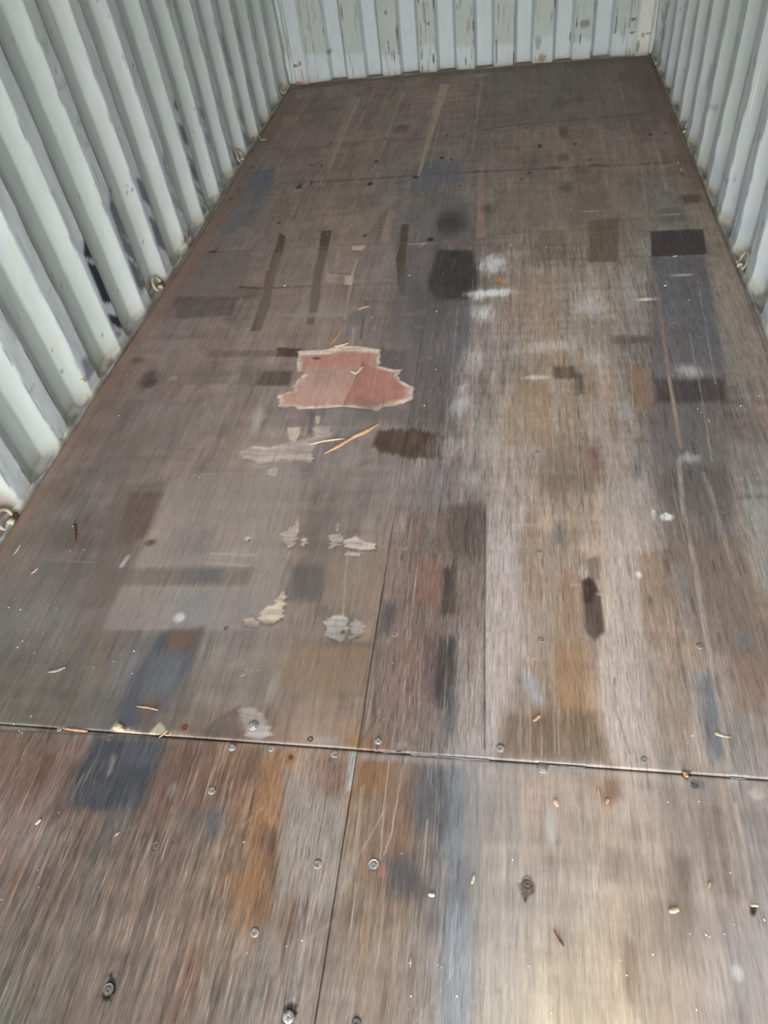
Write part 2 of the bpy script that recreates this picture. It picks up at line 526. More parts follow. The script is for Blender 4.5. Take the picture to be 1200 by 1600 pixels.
corner_post('trim_1', -1.462, -1.362, 301, [(-1.437, .115, .022, .010, (84, 66, 52)), (-1.408, .125, .014, .018, (150, 96, 62)), (-1.403, .06, .006, .05, (176, 140, 110)), (-1.43, .008, .03, .012, (140, 84, 52))], (190, 198, 200))
corner_post('trim_2', .757, .852, 302, [(.80, .115, .012, .016, (160, 120, 90)), (.83, .12, .02, .006, (90, 84, 74)), (.775, .05, .014, .04, (120, 116, 100)), (.80, .40, .06, .06, (176, 184, 196))], (200, 203, 193))

# weld seams: bright painted beads
def bead(name, pts, r, mat, seed=0):
    random.seed(seed)
    vs = []; fs = []; n = 8
    for i, p in enumerate(pts):
        p = Vector(p); t = (Vector(pts[min(i + 1, len(pts) - 1)]) - Vector(pts[max(i - 1, 0)])).normalized()
        a = t.orthogonal().normalized(); b = t.cross(a)
        rr = r * random.uniform(.7, 1.25) * (0.3 if i in (0, len(pts) - 1) else 1)
        for k in range(n):
            w = 2 * math.pi * k / n; vs.append(p + rr * (a * math.cos(w) + b * math.sin(w)))
    for i in range(len(pts) - 1):
        for k in range(n):
            fs.append((i * n + k, i * n + (k + 1) % n, (i + 1) * n + (k + 1) % n, (i + 1) * n + k))
    fs.append(tuple(range(n))[::-1]); fs.append(tuple(len(vs) - n + k for k in range(n)))
    return link_mesh(name, vs, fs, mat)


struct(bead('trim_3', [(-1.479 + .001 * math.sin(k), YB - .030, .02 + k * .04) for k in range(58)], .005, M_WELD, 1))
struct(bead('trim_4', [(.861 + .001 * math.sin(k), YB - .030, .02 + k * .04) for k in range(58)], .005, M_WELD, 2))
struct(bead('trim_5', [(XR + .0235 + .001 * math.sin(k), FR_ + PER * 4 - .096, .30 + k * .04) for k in range(40)], .0035, M_WELD, 3))


# ---------------------------------------------------------------- bottom rails with rough sealant
def rail(name, side, fold, seed):
    xin = XL if side < 0 else XR
    ys = np.arange(YD, YB, .006); vs = np.linspace(0, 1, 15)
    Y, V = np.meshgrid(ys, vs)
    # cross-section: from just under the floor's edge, over a bead, across the ledge to the wall
    n = fbm(Y * 30, V * 3, seed, 4); nb = fbm(Y * 12, V * 0 + .5, seed + 4, 4)
    off = -0.006 + V * 0.062 + 0.004 * nb * (1 - V)
    z = -0.010 + 0.012 * sstep(0, .22, V) + 0.004 * n + 0.010 * np.exp(-((V - .18) / .12) ** 2) * (0.6 + 1.6 * nb)
    wall = 0.008 + 0.036 * rounded(Y - fold)
    fil = np.exp(-np.maximum(wall - off, 0) / .009) * (0.012 + .022 * np.clip(fbm(Y * 18, V * 0, seed + 8, 3) + .2, 0, 1))
    z = z + fil
    X = xin + side * off
    c1 = lin((150, 148, 148)); c2 = lin((184, 184, 174)); c3 = lin((124, 104, 84)); c4 = lin((62, 54, 48))
    m = fbm(Y * 25, V * 5, seed + 11, 4)
    col = c1 * np.ones(Y.shape + (3,))
    f = sstep(-.05, .15, m)[..., None] * .6; col = col * (1 - f) + c2 * f
    f = (sstep(.06, .2, fbm(Y * 14, V * 4, seed + 12, 4)) * .75)[..., None]; col = col * (1 - f) + c3 * f
    f = (np.clip(fil / .02, 0, 1) * .6)[..., None]; col = col * (1 - f) + lin((196, 194, 178)) * f
    f = (sstep(.22, .02, V) * .9)[..., None]; col = col * (1 - f) + c4 * f
    return struct(grid_mesh(name, X, Y, z, M_PAINT, col, flip=side > 0))


rail('trim_6', -1, FL_, 201)
rail('trim_7', 1, FR_, 231)
# sealant at the foot of the back wall
xs = np.arange(XL, XR, .005); vs = np.linspace(0, 1, 10)
X, V = np.meshgrid(xs, vs)
Yk = YB - .020 + V * .066 + .004 * fbm(X * 20, V * 2, 402)
Zk = -.004 + .012 * sstep(0, .5, V) + .006 * fbm(X * 22, V * 3, 401)
col = lin((118, 104, 90)) * np.ones(X.shape + (3,))
f = sstep(.0, .2, fbm(X * 9, V, 403))[..., None] * .7; col = col * (1 - f) + lin((146, 146, 146)) * f
struct(grid_mesh('trim_8', X, Yk, Zk, M_PAINT, col))

# ceiling, door frame and an unseen pale ground added for bounce light
ys = np.arange(YD - .02, YB + .06, .02); xs = np.array([XL - .08, XR + .08])
Xc, Yc = np.meshgrid(xs, ys)
Zc = HC + .018 * sstep(-.3, .3, np.sin(Yc * 2 * math.pi / .21))
struct(grid_mesh('ceiling', Xc, Yc, Zc, M_RAIL))
box_mesh('trim_9', XL - .12, XR + .12, YD - .09, YD - .001, HC - .10, HC + .06, M_RAIL)['kind'] = 'structure'
box_mesh('trim_10', XL - .12, XL + .005, YD - .09, YD - .001, -.15, HC - .10, M_RAIL)['kind'] = 'structure'
box_mesh('trim_11', XR - .005, XR + .12, YD - .09, YD - .001, -.15, HC - .10, M_RAIL)['kind'] = 'structure'
box_mesh('ground', -14, 14, -16, YD - .10, -.22, -.18, M_GROUND)['kind'] = 'structure'

# ---------------------------------------------------------------- the plywood's own colours and stains
TONE_X0, TONE_Y0, TONE_D = -1.50, -0.50, 0.10
TONE = [[(92,83,74),(89,82,73),(87,80,71),(84,78,70),(82,77,68),(80,76,67),(78,75,66),(83,75,67),(91,77,68),(97,80,69),(107,92,82),(109,97,89),(112,99,90),(119,104,92),(123,114,107),(150,141,129),(167,153,133),(164,147,129),(155,139,125),(138,128,123),(140,130,125),(143,132,127),(146,134,129),(149,137,132)],
        [(92,83,74),(89,82,73),(87,80,71),(84,78,70),(82,77,68),(80,76,67),(78,75,66),(83,75,67),(91,77,68),(97,80,69),(107,92,82),(109,97,89),(112,99,90),(119,104,92),(123,114,107),(150,141,129),(167,153,133),(164,147,129),(155,139,125),(138,128,123),(140,130,125),(143,132,127),(146,134,129),(149,137,132)],
        [(92,83,74),(89,82,73),(87,80,71),(84,78,70),(82,77,68),(80,76,67),(78,75,66),(83,75,67),(91,77,68),(97,80,69),(107,92,82),(109,97,89),(112,99,90),(119,104,92),(123,114,107),(150,141,129),(167,153,133),(164,147,129),(155,139,125),(138,128,123),(140,130,125),(143,132,127),(146,134,129),(149,137,132)],
        [(92,83,74),(89,82,73),(87,80,71),(84,78,70),(82,77,68),(80,76,67),(78,75,66),(83,75,67),(91,77,68),(97,80,69),(107,92,82),(109,97,89),(112,99,90),(119,104,92),(123,114,107),(150,141,129),(167,153,133),(164,147,129),(155,139,125),(138,128,123),(140,130,125),(143,132,127),(146,134,129),(149,137,132)],
        [(92,83,74),(89,82,73),(87,80,71),(84,78,70),(82,77,68),(80,76,67),(78,75,66),(83,75,67),(91,77,68),(97,80,69),(107,92,82),(109,97,89),(112,99,90),(119,104,92),(123,114,107),(150,141,129),(167,153,133),(164,147,129),(155,139,125),(138,128,123),(140,130,125),(143,132,127),(146,134,129),(149,137,132)],
        [(92,83,74),(89,82,73),(87,80,71),(84,78,70),(82,77,68),(80,76,67),(78,75,66),(83,75,67),(91,77,68),(97,80,69),(107,92,82),(109,97,89),(112,99,90),(119,104,92),(123,114,107),(150,141,129),(167,153,133),(164,147,129),(155,139,125),(138,128,123),(140,130,125),(143,132,127),(146,134,129),(149,137,132)],
        [(92,83,74),(89,82,73),(87,80,71),(84,78,70),(82,77,68),(80,76,67),(78,75,66),(83,75,67),(91,77,68),(97,80,69),(107,92,82),(109,97,89),(112,99,90),(119,104,92),(123,114,107),(150,141,129),(167,153,133),(164,147,129),(155,139,125),(138,128,123),(140,130,125),(143,132,127),(146,134,129),(149,137,132)],
        [(98,85,76),(95,84,75),(93,82,73),(91,81,72),(89,80,71),(87,79,71),(86,78,70),(88,78,70),(92,79,70),(98,82,72),(110,96,86),(111,99,91),(115,101,91),(122,106,94),(125,117,112),(154,144,132),(170,155,135),(168,151,132),(159,143,128),(144,133,126),(143,132,127),(145,134,129),(148,137,132),(152,139,134)],
        [(105,88,79),(102,86,77),(100,84,76),(97,82,74),(95,81,72),(93,80,72),(93,80,72),(93,81,73),(96,81,71),(103,86,74),(114,96,84),(115,102,94),(117,101,89),(120,104,91),(121,115,112),(147,137,127),(163,148,131),(162,144,126),(155,138,124),(145,133,126),(142,132,129),(145,135,131),(149,138,134),(154,142,136)],
        [(114,95,87),(111,94,86),(109,92,84),(106,90,82),(104,88,81),(101,86,79),(94,82,75),(94,81,73),(98,81,71),(104,86,73),(114,94,78),(121,106,95),(118,100,87),(110,93,82),(109,105,104),(139,129,121),(152,138,126),(157,140,124),(144,127,113),(139,126,119),(139,131,128),(141,133,130),(144,135,133),(147,138,135)],
        [(113,89,77),(111,88,77),(109,87,77),(108,87,76),(106,86,76),(99,82,74),(90,76,69),(89,78,72),(98,81,71),(99,82,73),(115,87,67),(128,115,106),(121,101,87),(107,88,76),(106,104,105),(137,125,116),(148,132,120),(153,137,124),(146,129,117),(136,122,113),(142,133,129),(145,135,131),(147,138,133),(150,140,136)],
        [(113,87,73),(111,85,72),(109,84,71),(107,83,70),(104,81,69),(96,75,65),(83,71,67),(83,73,71),(100,79,67),(111,85,69),(122,96,78),(128,113,103),(120,95,76),(104,87,77),(106,105,107),(137,125,118),(146,129,117),(151,134,122),(153,138,127),(140,126,116),(146,135,130),(149,138,132),(152,141,135),(156,144,137)],
        [(97,89,81),(96,88,80),(94,86,79),(92,85,77),(94,86,78),(96,88,81),(87,81,80),(96,88,84),(108,93,83),(112,93,82),(120,102,89),(124,107,95),(121,95,77),(104,89,82),(111,109,110),(139,128,122),(146,130,118),(151,133,121),(158,143,133),(150,138,129),(146,135,130),(147,136,132),(150,139,134),(153,142,137)],
        [(101,93,86),(99,91,84),(97,90,83),(96,89,82),(99,92,84),(100,93,86),(90,86,85),(101,94,91),(116,105,97),(117,105,96),(119,106,96),(122,107,94),(120,104,94),(111,98,94),(108,99,98),(152,137,131),(137,114,94),(165,145,131),(161,142,129),(136,125,117),(135,126,121),(147,131,121),(150,135,125),(154,139,130)],
        [(105,97,90),(103,95,89),(101,94,88),(101,94,88),(102,94,88),(103,95,90),(100,95,94),(114,105,101),(123,112,105),(119,108,99),(118,105,95),(124,108,94),(122,105,93),(112,96,91),(107,98,97),(157,143,136),(150,125,104),(166,144,128),(166,148,135),(145,132,121),(140,125,116),(145,124,110),(148,126,112),(151,129,115)],
        [(109,101,95),(107,99,94),(106,98,92),(104,96,91),(104,94,89),(114,104,99),(127,117,112),(127,118,113),(125,115,111),(118,109,104),(118,107,100),(127,112,100),(125,107,96),(109,94,88),(110,99,96),(162,147,141),(155,133,115),(164,143,128),(171,154,144),(146,130,117),(141,125,116),(145,124,110),(147,126,112),(151,128,113)],
        [(114,103,97),(112,102,95),(109,99,93),(106,96,91),(108,97,92),(124,112,107),(134,123,117),(132,121,116),(127,118,113),(121,111,107),(122,111,104),(129,116,104),(126,109,99),(109,94,88),(112,100,95),(167,151,145),(159,139,124),(162,142,128),(175,160,153),(147,130,118),(141,123,110),(144,126,113),(149,129,116),(152,132,118)],
        [(118,106,98),(115,103,96),(110,99,94),(107,95,90),(115,103,97),(130,117,111),(135,123,117),(136,124,118),(133,121,115),(128,117,110),(128,116,108),(129,116,106),(126,110,103),(114,100,95),(110,98,92),(171,155,148),(162,142,128),(161,141,127),(172,155,147),(151,134,125),(139,123,112),(149,134,123),(157,143,132),(160,145,134)],
        [(121,107,98),(117,103,96),(112,99,94),(109,97,91),(121,107,102),(134,120,114),(137,123,117),(139,125,119),(136,123,116),(133,120,112),(130,118,110),(128,115,108),(126,113,106),(120,107,101),(109,96,90),(174,157,149),(164,144,131),(161,141,127),(169,150,141),(158,141,133),(135,120,111),(150,138,128),(166,157,149),(169,159,151)],
        [(124,106,98),(119,104,97),(113,101,96),(115,103,97),(124,110,104),(133,118,112),(137,122,116),(137,123,116),(135,121,114),(131,119,112),(128,117,111),(128,116,110),(127,115,110),(123,111,107),(123,112,106),(167,151,142),(159,140,127),(156,137,123),(162,145,136),(154,139,133),(130,118,112),(142,130,123),(157,148,142),(160,151,145)],
        [(127,107,98),(119,105,99),(116,104,99),(118,104,98),(125,111,105),(134,119,112),(136,121,114),(136,121,113),(134,120,112),(129,118,112),(128,117,112),(128,117,113),(128,118,114),(126,117,114),(136,125,120),(160,145,136),(155,137,124),(152,134,120),(155,140,130),(150,136,131),(126,116,113),(135,126,121),(147,139,134),(150,141,136)],
        [(127,108,99),(121,107,101),(120,106,100),(121,107,101),(127,113,106),(134,119,112),(135,120,112),(136,121,113),(133,120,113),(129,118,113),(128,118,113),(128,117,113),(127,117,114),(126,117,116),(140,129,124),(158,142,132),(154,136,122),(151,132,118),(151,136,125),(147,134,128),(122,114,112),(131,122,119),(141,131,127),(145,134,130)],
        [(128,109,101),(125,108,101),(123,108,102),(124,110,104),(128,114,107),(132,117,110),(134,120,112),(136,122,114),(133,121,115),(130,120,116),(128,118,114),(126,116,112),(125,116,113),(124,116,114),(142,130,125),(157,141,130),(155,136,120),(152,133,117),(149,133,121),(146,132,124),(122,112,111),(129,119,116),(138,126,121),(143,130,125)],
        [(131,110,101),(128,110,103),(124,109,104),(126,112,106),(128,114,107),(131,117,110),(134,120,113),(136,123,116),(134,122,117),(132,122,118),(128,118,114),(125,114,111),(124,114,112),(123,114,113),(144,132,126),(156,139,128),(156,137,119),(153,134,117),(148,131,117),(142,127,118),(125,114,111),(128,116,113),(136,122,117),(142,126,120)],
        [(132,112,103),(129,111,104),(127,111,106),(128,113,107),(129,115,108),(132,118,111),(136,122,115),(136,123,117),(135,123,118),(133,122,118),(129,118,114),(124,114,111),(122,113,111),(122,113,113),(144,132,128),(155,139,127),(157,138,120),(154,136,119),(150,133,119),(141,127,118),(125,115,112),(126,115,113),(135,122,117),(143,128,121)],
        [(133,112,105),(130,112,105),(129,113,108),(130,115,109),(131,117,110),(134,120,113),(137,123,116),(137,124,117),(137,124,118),(134,122,118),(129,118,114),(124,115,112),(121,112,111),(123,114,114),(145,133,128),(154,138,128),(158,139,123),(155,138,122),(152,136,123),(141,128,120),(125,115,113),(124,115,113),(135,123,118),(146,131,124)],
        [(133,113,106),(131,113,107),(130,115,110),(132,117,111),(134,119,112),(136,121,114),(138,123,116),(138,124,117),(139,125,119),(135,123,117),(129,119,115),(124,115,112),(119,111,110),(124,115,115),(145,133,129),(153,138,129),(158,140,125),(157,140,125),(153,139,126),(142,130,122),(125,116,115),(122,114,114),(134,123,119),(146,132,125)],
        [(135,114,106),(133,115,109),(132,117,112),(134,119,113),(135,121,114),(137,122,115),(139,124,117),(140,125,118),(141,126,119),(136,123,117),(130,119,115),(124,115,113),(118,110,110),(126,116,116),(145,133,130),(153,138,130),(159,142,128),(158,142,128),(155,141,129),(145,134,126),(128,120,118),(122,115,115),(135,125,121),(148,135,127)],
        [(137,116,109),(136,118,112),(134,119,113),(134,119,113),(136,121,115),(138,123,116),(140,125,117),(142,126,119),(143,128,121),(137,124,119),(132,121,117),(126,116,114),(118,110,110),(124,115,114),(144,131,128),(155,140,131),(161,144,130),(160,145,131),(158,144,132),(151,139,130),(137,127,124),(124,117,118),(139,129,125),(152,139,131)],
        [(140,120,112),(139,121,114),(135,119,113),(134,119,114),(137,122,115),(140,124,117),(142,126,118),(143,128,120),(144,129,122),(139,126,120),(135,123,119),(128,117,115),(118,110,109),(122,113,112),(143,130,126),(157,142,132),(163,146,132),(162,147,133),(160,147,135),(156,144,134),(145,135,130),(126,119,121),(141,132,128),(157,144,135)],
        [(143,122,115),(140,121,115),(133,118,113),(135,120,114),(138,122,116),(141,125,118),(143,127,120),(145,130,122),(145,130,123),(142,128,122),(138,126,121),(129,118,116),(119,109,109),(121,111,111),(142,129,124),(160,144,134),(165,148,134),(164,149,136),(162,149,137),(160,148,138),(154,143,136),(132,125,126),(144,134,131),(163,150,139)],
        [(146,125,117),(139,121,115),(133,118,113),(136,120,115),(140,123,116),(143,126,119),(145,129,121),(148,131,124),(147,131,124),(144,130,124),(142,128,123),(130,119,116),(118,109,108),(120,110,109),(142,128,123),(162,146,135),(167,150,136),(167,152,138),(164,151,140),(163,151,140),(161,149,140),(139,131,131),(144,135,132),(163,150,140)],
        [(149,126,118),(137,119,114),(133,118,113),(137,121,115),(141,124,117),(144,127,120),(147,130,122),(149,133,125),(148,132,125),(146,131,125),(142,129,124),(131,119,116),(120,110,109),(122,112,111),(141,128,122),(160,144,133),(164,148,134),(164,149,136),(162,148,137),(161,148,137),(159,147,137),(142,133,130),(143,134,130),(159,147,137)],
        [(145,125,117),(135,119,114),(135,120,115),(137,122,116),(141,125,118),(144,127,120),(147,130,122),(149,133,124),(148,132,124),(145,131,124),(141,128,122),(131,120,117),(123,113,111),(126,115,113),(141,128,122),(156,141,131),(161,145,132),(162,146,134),(160,146,134),(159,145,134),(157,144,134),(144,135,130),(143,133,129),(157,145,134)],
        [(143,124,117),(136,120,115),(135,121,116),(137,122,117),(141,125,119),(144,128,120),(147,130,122),(148,132,123),(148,132,124),(145,131,123),(140,127,122),(132,121,118),(126,115,113),(129,118,115),(140,127,121),(153,138,128),(158,142,130),(160,144,131),(158,143,131),(157,142,131),(154,141,131),(146,135,129),(143,133,127),(156,143,131)],
        [(141,124,117),(139,122,116),(133,120,117),(136,123,118),(140,125,119),(144,128,120),(147,130,122),(148,132,123),(148,132,123),(145,130,123),(140,127,122),(133,122,119),(129,119,116),(132,121,117),(139,126,120),(150,135,126),(156,140,129),(158,141,129),(156,141,129),(155,140,128),(152,138,128),(146,135,127),(144,134,126),(155,142,129)],
        [(141,124,117),(139,123,117),(132,121,118),(136,123,119),(141,126,119),(145,128,120),(146,130,121),(148,131,122),(148,132,123),(144,130,122),(140,127,122),(135,124,120),(132,122,118),(134,123,118),(138,126,120),(146,132,124),(153,137,127),(155,139,128),(154,138,126),(154,137,125),(150,135,125),(146,134,125),(144,134,126),(154,140,127)],
        [(142,125,118),(136,123,118),(132,121,119),(136,123,119),(141,126,119),(144,128,120),(146,130,121),(148,131,121),(148,132,122),(144,130,122),(140,128,122),(137,126,122),(136,125,120),(136,124,119),(138,125,119),(144,131,122),(151,135,125),(154,138,126),(153,137,125),(153,136,124),(150,135,124),(146,134,124),(144,133,124),(151,137,124)],
        [(144,127,118),(131,121,120),(132,121,119),(137,124,119),(142,126,119),(145,128,120),(147,130,120),(148,132,122),(148,132,122),(144,130,122),(140,128,123),(138,127,122),(137,126,121),(137,125,120),(139,126,120),(144,131,123),(150,135,125),(152,136,125),(152,136,125),(152,136,124),(150,135,124),(147,133,124),(144,132,124),(149,133,121)],
        [(143,126,119),(130,121,120),(134,123,120),(138,125,120),(144,128,120),(146,129,120),(148,131,121),(149,132,122),(148,132,123),(144,131,123),(141,129,123),(139,128,123),(139,127,122),(138,126,121),(140,127,121),(144,131,123),(149,134,124),(151,135,124),(151,135,124),(151,135,124),(150,135,124),(147,133,123),(145,132,123),(147,130,119)],
        [(140,125,120),(133,122,120),(135,124,121),(140,126,121),(146,129,120),(148,130,121),(149,132,122),(150,133,123),(148,132,123),(145,131,124),(142,130,124),(141,129,124),(140,128,123),(139,127,122),(141,128,121),(144,131,122),(148,133,123),(150,134,123),(150,134,124),(151,135,124),(150,134,124),(148,133,123),(146,132,122),(146,128,117)],
        [(138,125,121),(136,124,120),(136,124,122),(142,127,122),(148,130,121),(149,131,122),(150,132,123),(150,133,123),(148,133,124),(146,132,124),(143,131,125),(142,130,125),(141,129,123),(140,128,122),(141,129,122),(144,130,122),(146,132,122),(148,133,122),(149,133,123),(150,134,124),(150,134,124),(148,133,123),(146,131,121),(145,127,116)],
        [(137,124,121),(137,124,121),(137,125,123),(144,129,122),(149,131,122),(150,132,122),(150,133,123),(151,134,124),(148,133,124),(146,132,125),(144,131,126),(143,131,125),(142,130,124),(142,129,123),(142,129,123),(144,130,122),(145,131,121),(147,132,121),(148,132,122),(149,133,123),(149,133,124),(148,132,122),(146,131,121),(145,127,116)],
        [(139,125,121),(138,125,122),(139,126,123),(147,130,122),(150,131,122),(150,132,123),(151,133,124),(151,134,124),(149,133,125),(147,132,126),(145,132,126),(144,131,126),(143,130,125),(142,130,124),(143,130,123),(144,130,122),(144,130,121),(145,130,120),(146,131,121),(148,132,123),(149,133,124),(147,131,122),(146,130,120),(145,127,116)],
        [(140,126,121),(137,125,123),(141,128,124),(150,131,123),(151,132,123),(151,133,123),(151,133,124),(151,133,125),(149,133,125),(147,133,126),(146,133,127),(145,132,126),(144,131,125),(143,130,124),(143,130,123),(144,130,122),(144,130,120),(145,130,120),(147,131,122),(148,132,123),(149,133,124),(147,130,121),(145,128,118),(144,126,116)],
        [(141,126,121),(136,125,125),(143,129,124),(151,132,123),(151,132,123),(151,133,124),(151,133,124),(151,133,125),(149,133,126),(148,133,126),(147,134,127),(146,133,126),(146,132,125),(145,131,125),(145,131,123),(146,131,122),(146,131,121),(146,131,121),(148,132,122),(149,133,123),(150,133,124),(146,129,120),(143,126,116),(143,125,115)],
        [(140,126,122),(137,126,125),(146,130,124),(152,132,123),(152,132,123),(152,133,124),(152,134,125),(151,134,125),(150,134,126),(149,134,127),(149,134,127),(148,133,126),(147,133,125),(147,132,125),(147,132,123),(147,132,122),(147,131,121),(147,132,121),(148,132,122),(149,133,123),(150,133,124),(146,129,119),(142,124,114),(141,123,113)],
        [(140,126,123),(140,127,124),(148,130,123),(152,132,123),(152,132,123),(152,133,124),(153,134,125),(152,134,125),(151,134,126),(151,134,127),(150,134,127),(149,134,126),(149,133,125),(149,133,124),(148,132,123),(148,132,123),(148,132,122),(148,132,121),(149,132,122),(150,133,123),(150,133,124),(146,128,118),(140,122,112),(140,121,111)],
        [(140,126,123),(143,128,123),(150,131,122),(152,132,122),(152,132,123),(153,133,124),(154,134,125),(153,134,126),(152,134,126),(152,135,126),(151,135,127),(151,134,126),(150,134,125),(150,133,124),(150,133,123),(149,133,123),(149,132,122),(149,132,122),(149,132,122),(150,133,123),(150,133,124),(145,127,118),(139,120,111),(138,119,109)],
        [(140,126,123),(145,128,122),(151,131,121),(152,131,122),(152,132,123),(153,133,124),(154,134,125),(153,134,125),(153,135,126),(153,135,126),(152,135,126),(152,134,125),(152,134,125),(151,133,124),(151,133,123),(150,133,122),(150,132,122),(149,132,122),(149,132,122),(150,133,123),(150,133,123),(145,127,117),(138,119,109),(136,117,107)],
        [(142,127,122),(147,128,121),(151,130,121),(151,131,122),(152,132,123),(154,133,124),(154,134,125),(154,134,125),(154,135,125),(153,135,126),(153,135,126),(153,134,125),(153,134,124),(152,134,123),(152,133,123),(151,133,122),(150,133,122),(150,132,121),(150,132,122),(150,132,122),(150,132,123),(145,126,117),(137,117,108),(134,114,105)],
        [(143,127,121),(147,128,120),(150,130,120),(151,131,121),(152,132,122),(154,133,124),(154,134,125),(154,134,125),(154,134,125),(154,135,125),(154,135,125),(154,134,124),(153,134,123),(153,134,123),(152,133,122),(152,133,122),(151,132,121),(150,132,121),(149,132,121),(149,132,122),(149,132,122),(144,126,117),(136,116,107),(132,112,102)],
        [(144,126,119),(147,127,118),(150,129,119),(151,130,121),(152,131,122),(154,133,123),(154,134,124),(154,134,124),(154,134,124),(154,134,124),(154,134,124),(154,134,123),(154,134,123),(154,134,122),(153,133,121),(152,133,121),(151,132,121),(149,132,121),(149,131,121),(149,131,121),(148,131,121),(143,125,116),(134,115,106),(130,110,100)],
        [(145,126,118),(147,127,117),(149,128,118),(150,129,120),(152,131,121),(153,133,123),(154,133,123),(154,133,123),(154,133,123),(154,134,123),(154,134,123),(154,133,122),(154,133,121),(154,133,121),(153,133,121),(152,132,120),(150,132,120),(148,131,120),(147,129,119),(146,128,118),(145,127,117),(140,122,113),(133,114,104),(128,108,99)],
        [(144,125,116),(146,126,116),(148,127,117),(149,129,119),(151,130,121),(153,132,122),(153,132,122),(153,132,122),(154,133,122),(154,133,122),(154,133,122),(154,133,121),(154,132,120),(153,132,120),(151,131,119),(150,130,119),(148,129,118),(146,128,117),(144,126,116),(143,125,115),(141,123,114),(137,119,110),(131,112,103),(127,107,97)],
        [(143,123,114),(145,125,115),(147,126,116),(148,128,118),(150,129,120),(152,131,121),(152,131,121),(153,132,121),(153,132,121),(153,132,121),(152,131,120),(152,131,119),(151,130,119),(150,130,118),(149,129,118),(147,128,118),(145,127,116),(143,125,115),(141,123,113),(139,121,112),(137,119,110),(134,116,107),(129,110,101),(125,105,96)],
        [(142,122,112),(144,123,113),(145,125,115),(147,127,117),(149,128,119),(151,130,120),(150,130,119),(150,130,119),(150,130,119),(150,129,119),(149,129,118),(148,128,117),(148,128,117),(147,127,116),(145,127,116),(144,126,116),(142,124,114),(139,122,112),(137,120,111),(135,118,108),(133,115,106),(130,112,103),(126,107,98),(123,103,94)],
        [(141,121,111),(143,122,113),(144,124,114),(146,125,116),(147,127,117),(148,128,118),(148,128,117),(147,128,117),(147,127,117),(147,127,116),(146,126,116),(145,126,115),(144,125,115),(143,125,114),(142,124,114),(141,124,114),(138,121,112),(136,119,110),(134,116,107),(131,114,105),(129,111,102),(126,108,99),(123,104,95),(120,101,92)],
        [(140,120,110),(141,122,112),(143,123,113),(144,124,114),(145,125,115),(145,125,115),(145,125,115),(144,125,115),(144,125,114),(143,124,114),(142,124,113),(141,123,113),(141,123,113),(140,122,112),(138,121,112),(137,121,112),(135,118,110),(132,116,107),(130,113,104),(127,110,101),(125,107,99),(123,105,96),(121,103,94),(119,100,91)],
        [(139,119,110),(140,121,111),(141,121,111),(142,122,112),(142,123,113),(142,123,113),(142,123,113),(141,123,112),(140,122,112),(139,121,111),(139,121,111),(138,120,110),(137,120,110),(136,119,110),(135,119,110),(134,118,110),(131,115,107),(129,113,104),(127,111,102),(125,108,100),(123,106,97),(121,104,95),(119,101,93),(117,99,90)],
        [(139,120,110),(140,121,111),(140,121,111),(141,122,112),(141,122,112),(141,122,112),(140,122,112),(139,121,111),(138,121,111),(137,120,110),(137,119,110),(136,119,109),(135,118,109),(134,118,109),(134,118,109),(133,118,109),(131,115,107),(129,113,105),(127,111,102),(125,108,100),(123,106,97),(122,104,95),(120,102,93),(118,100,91)]]
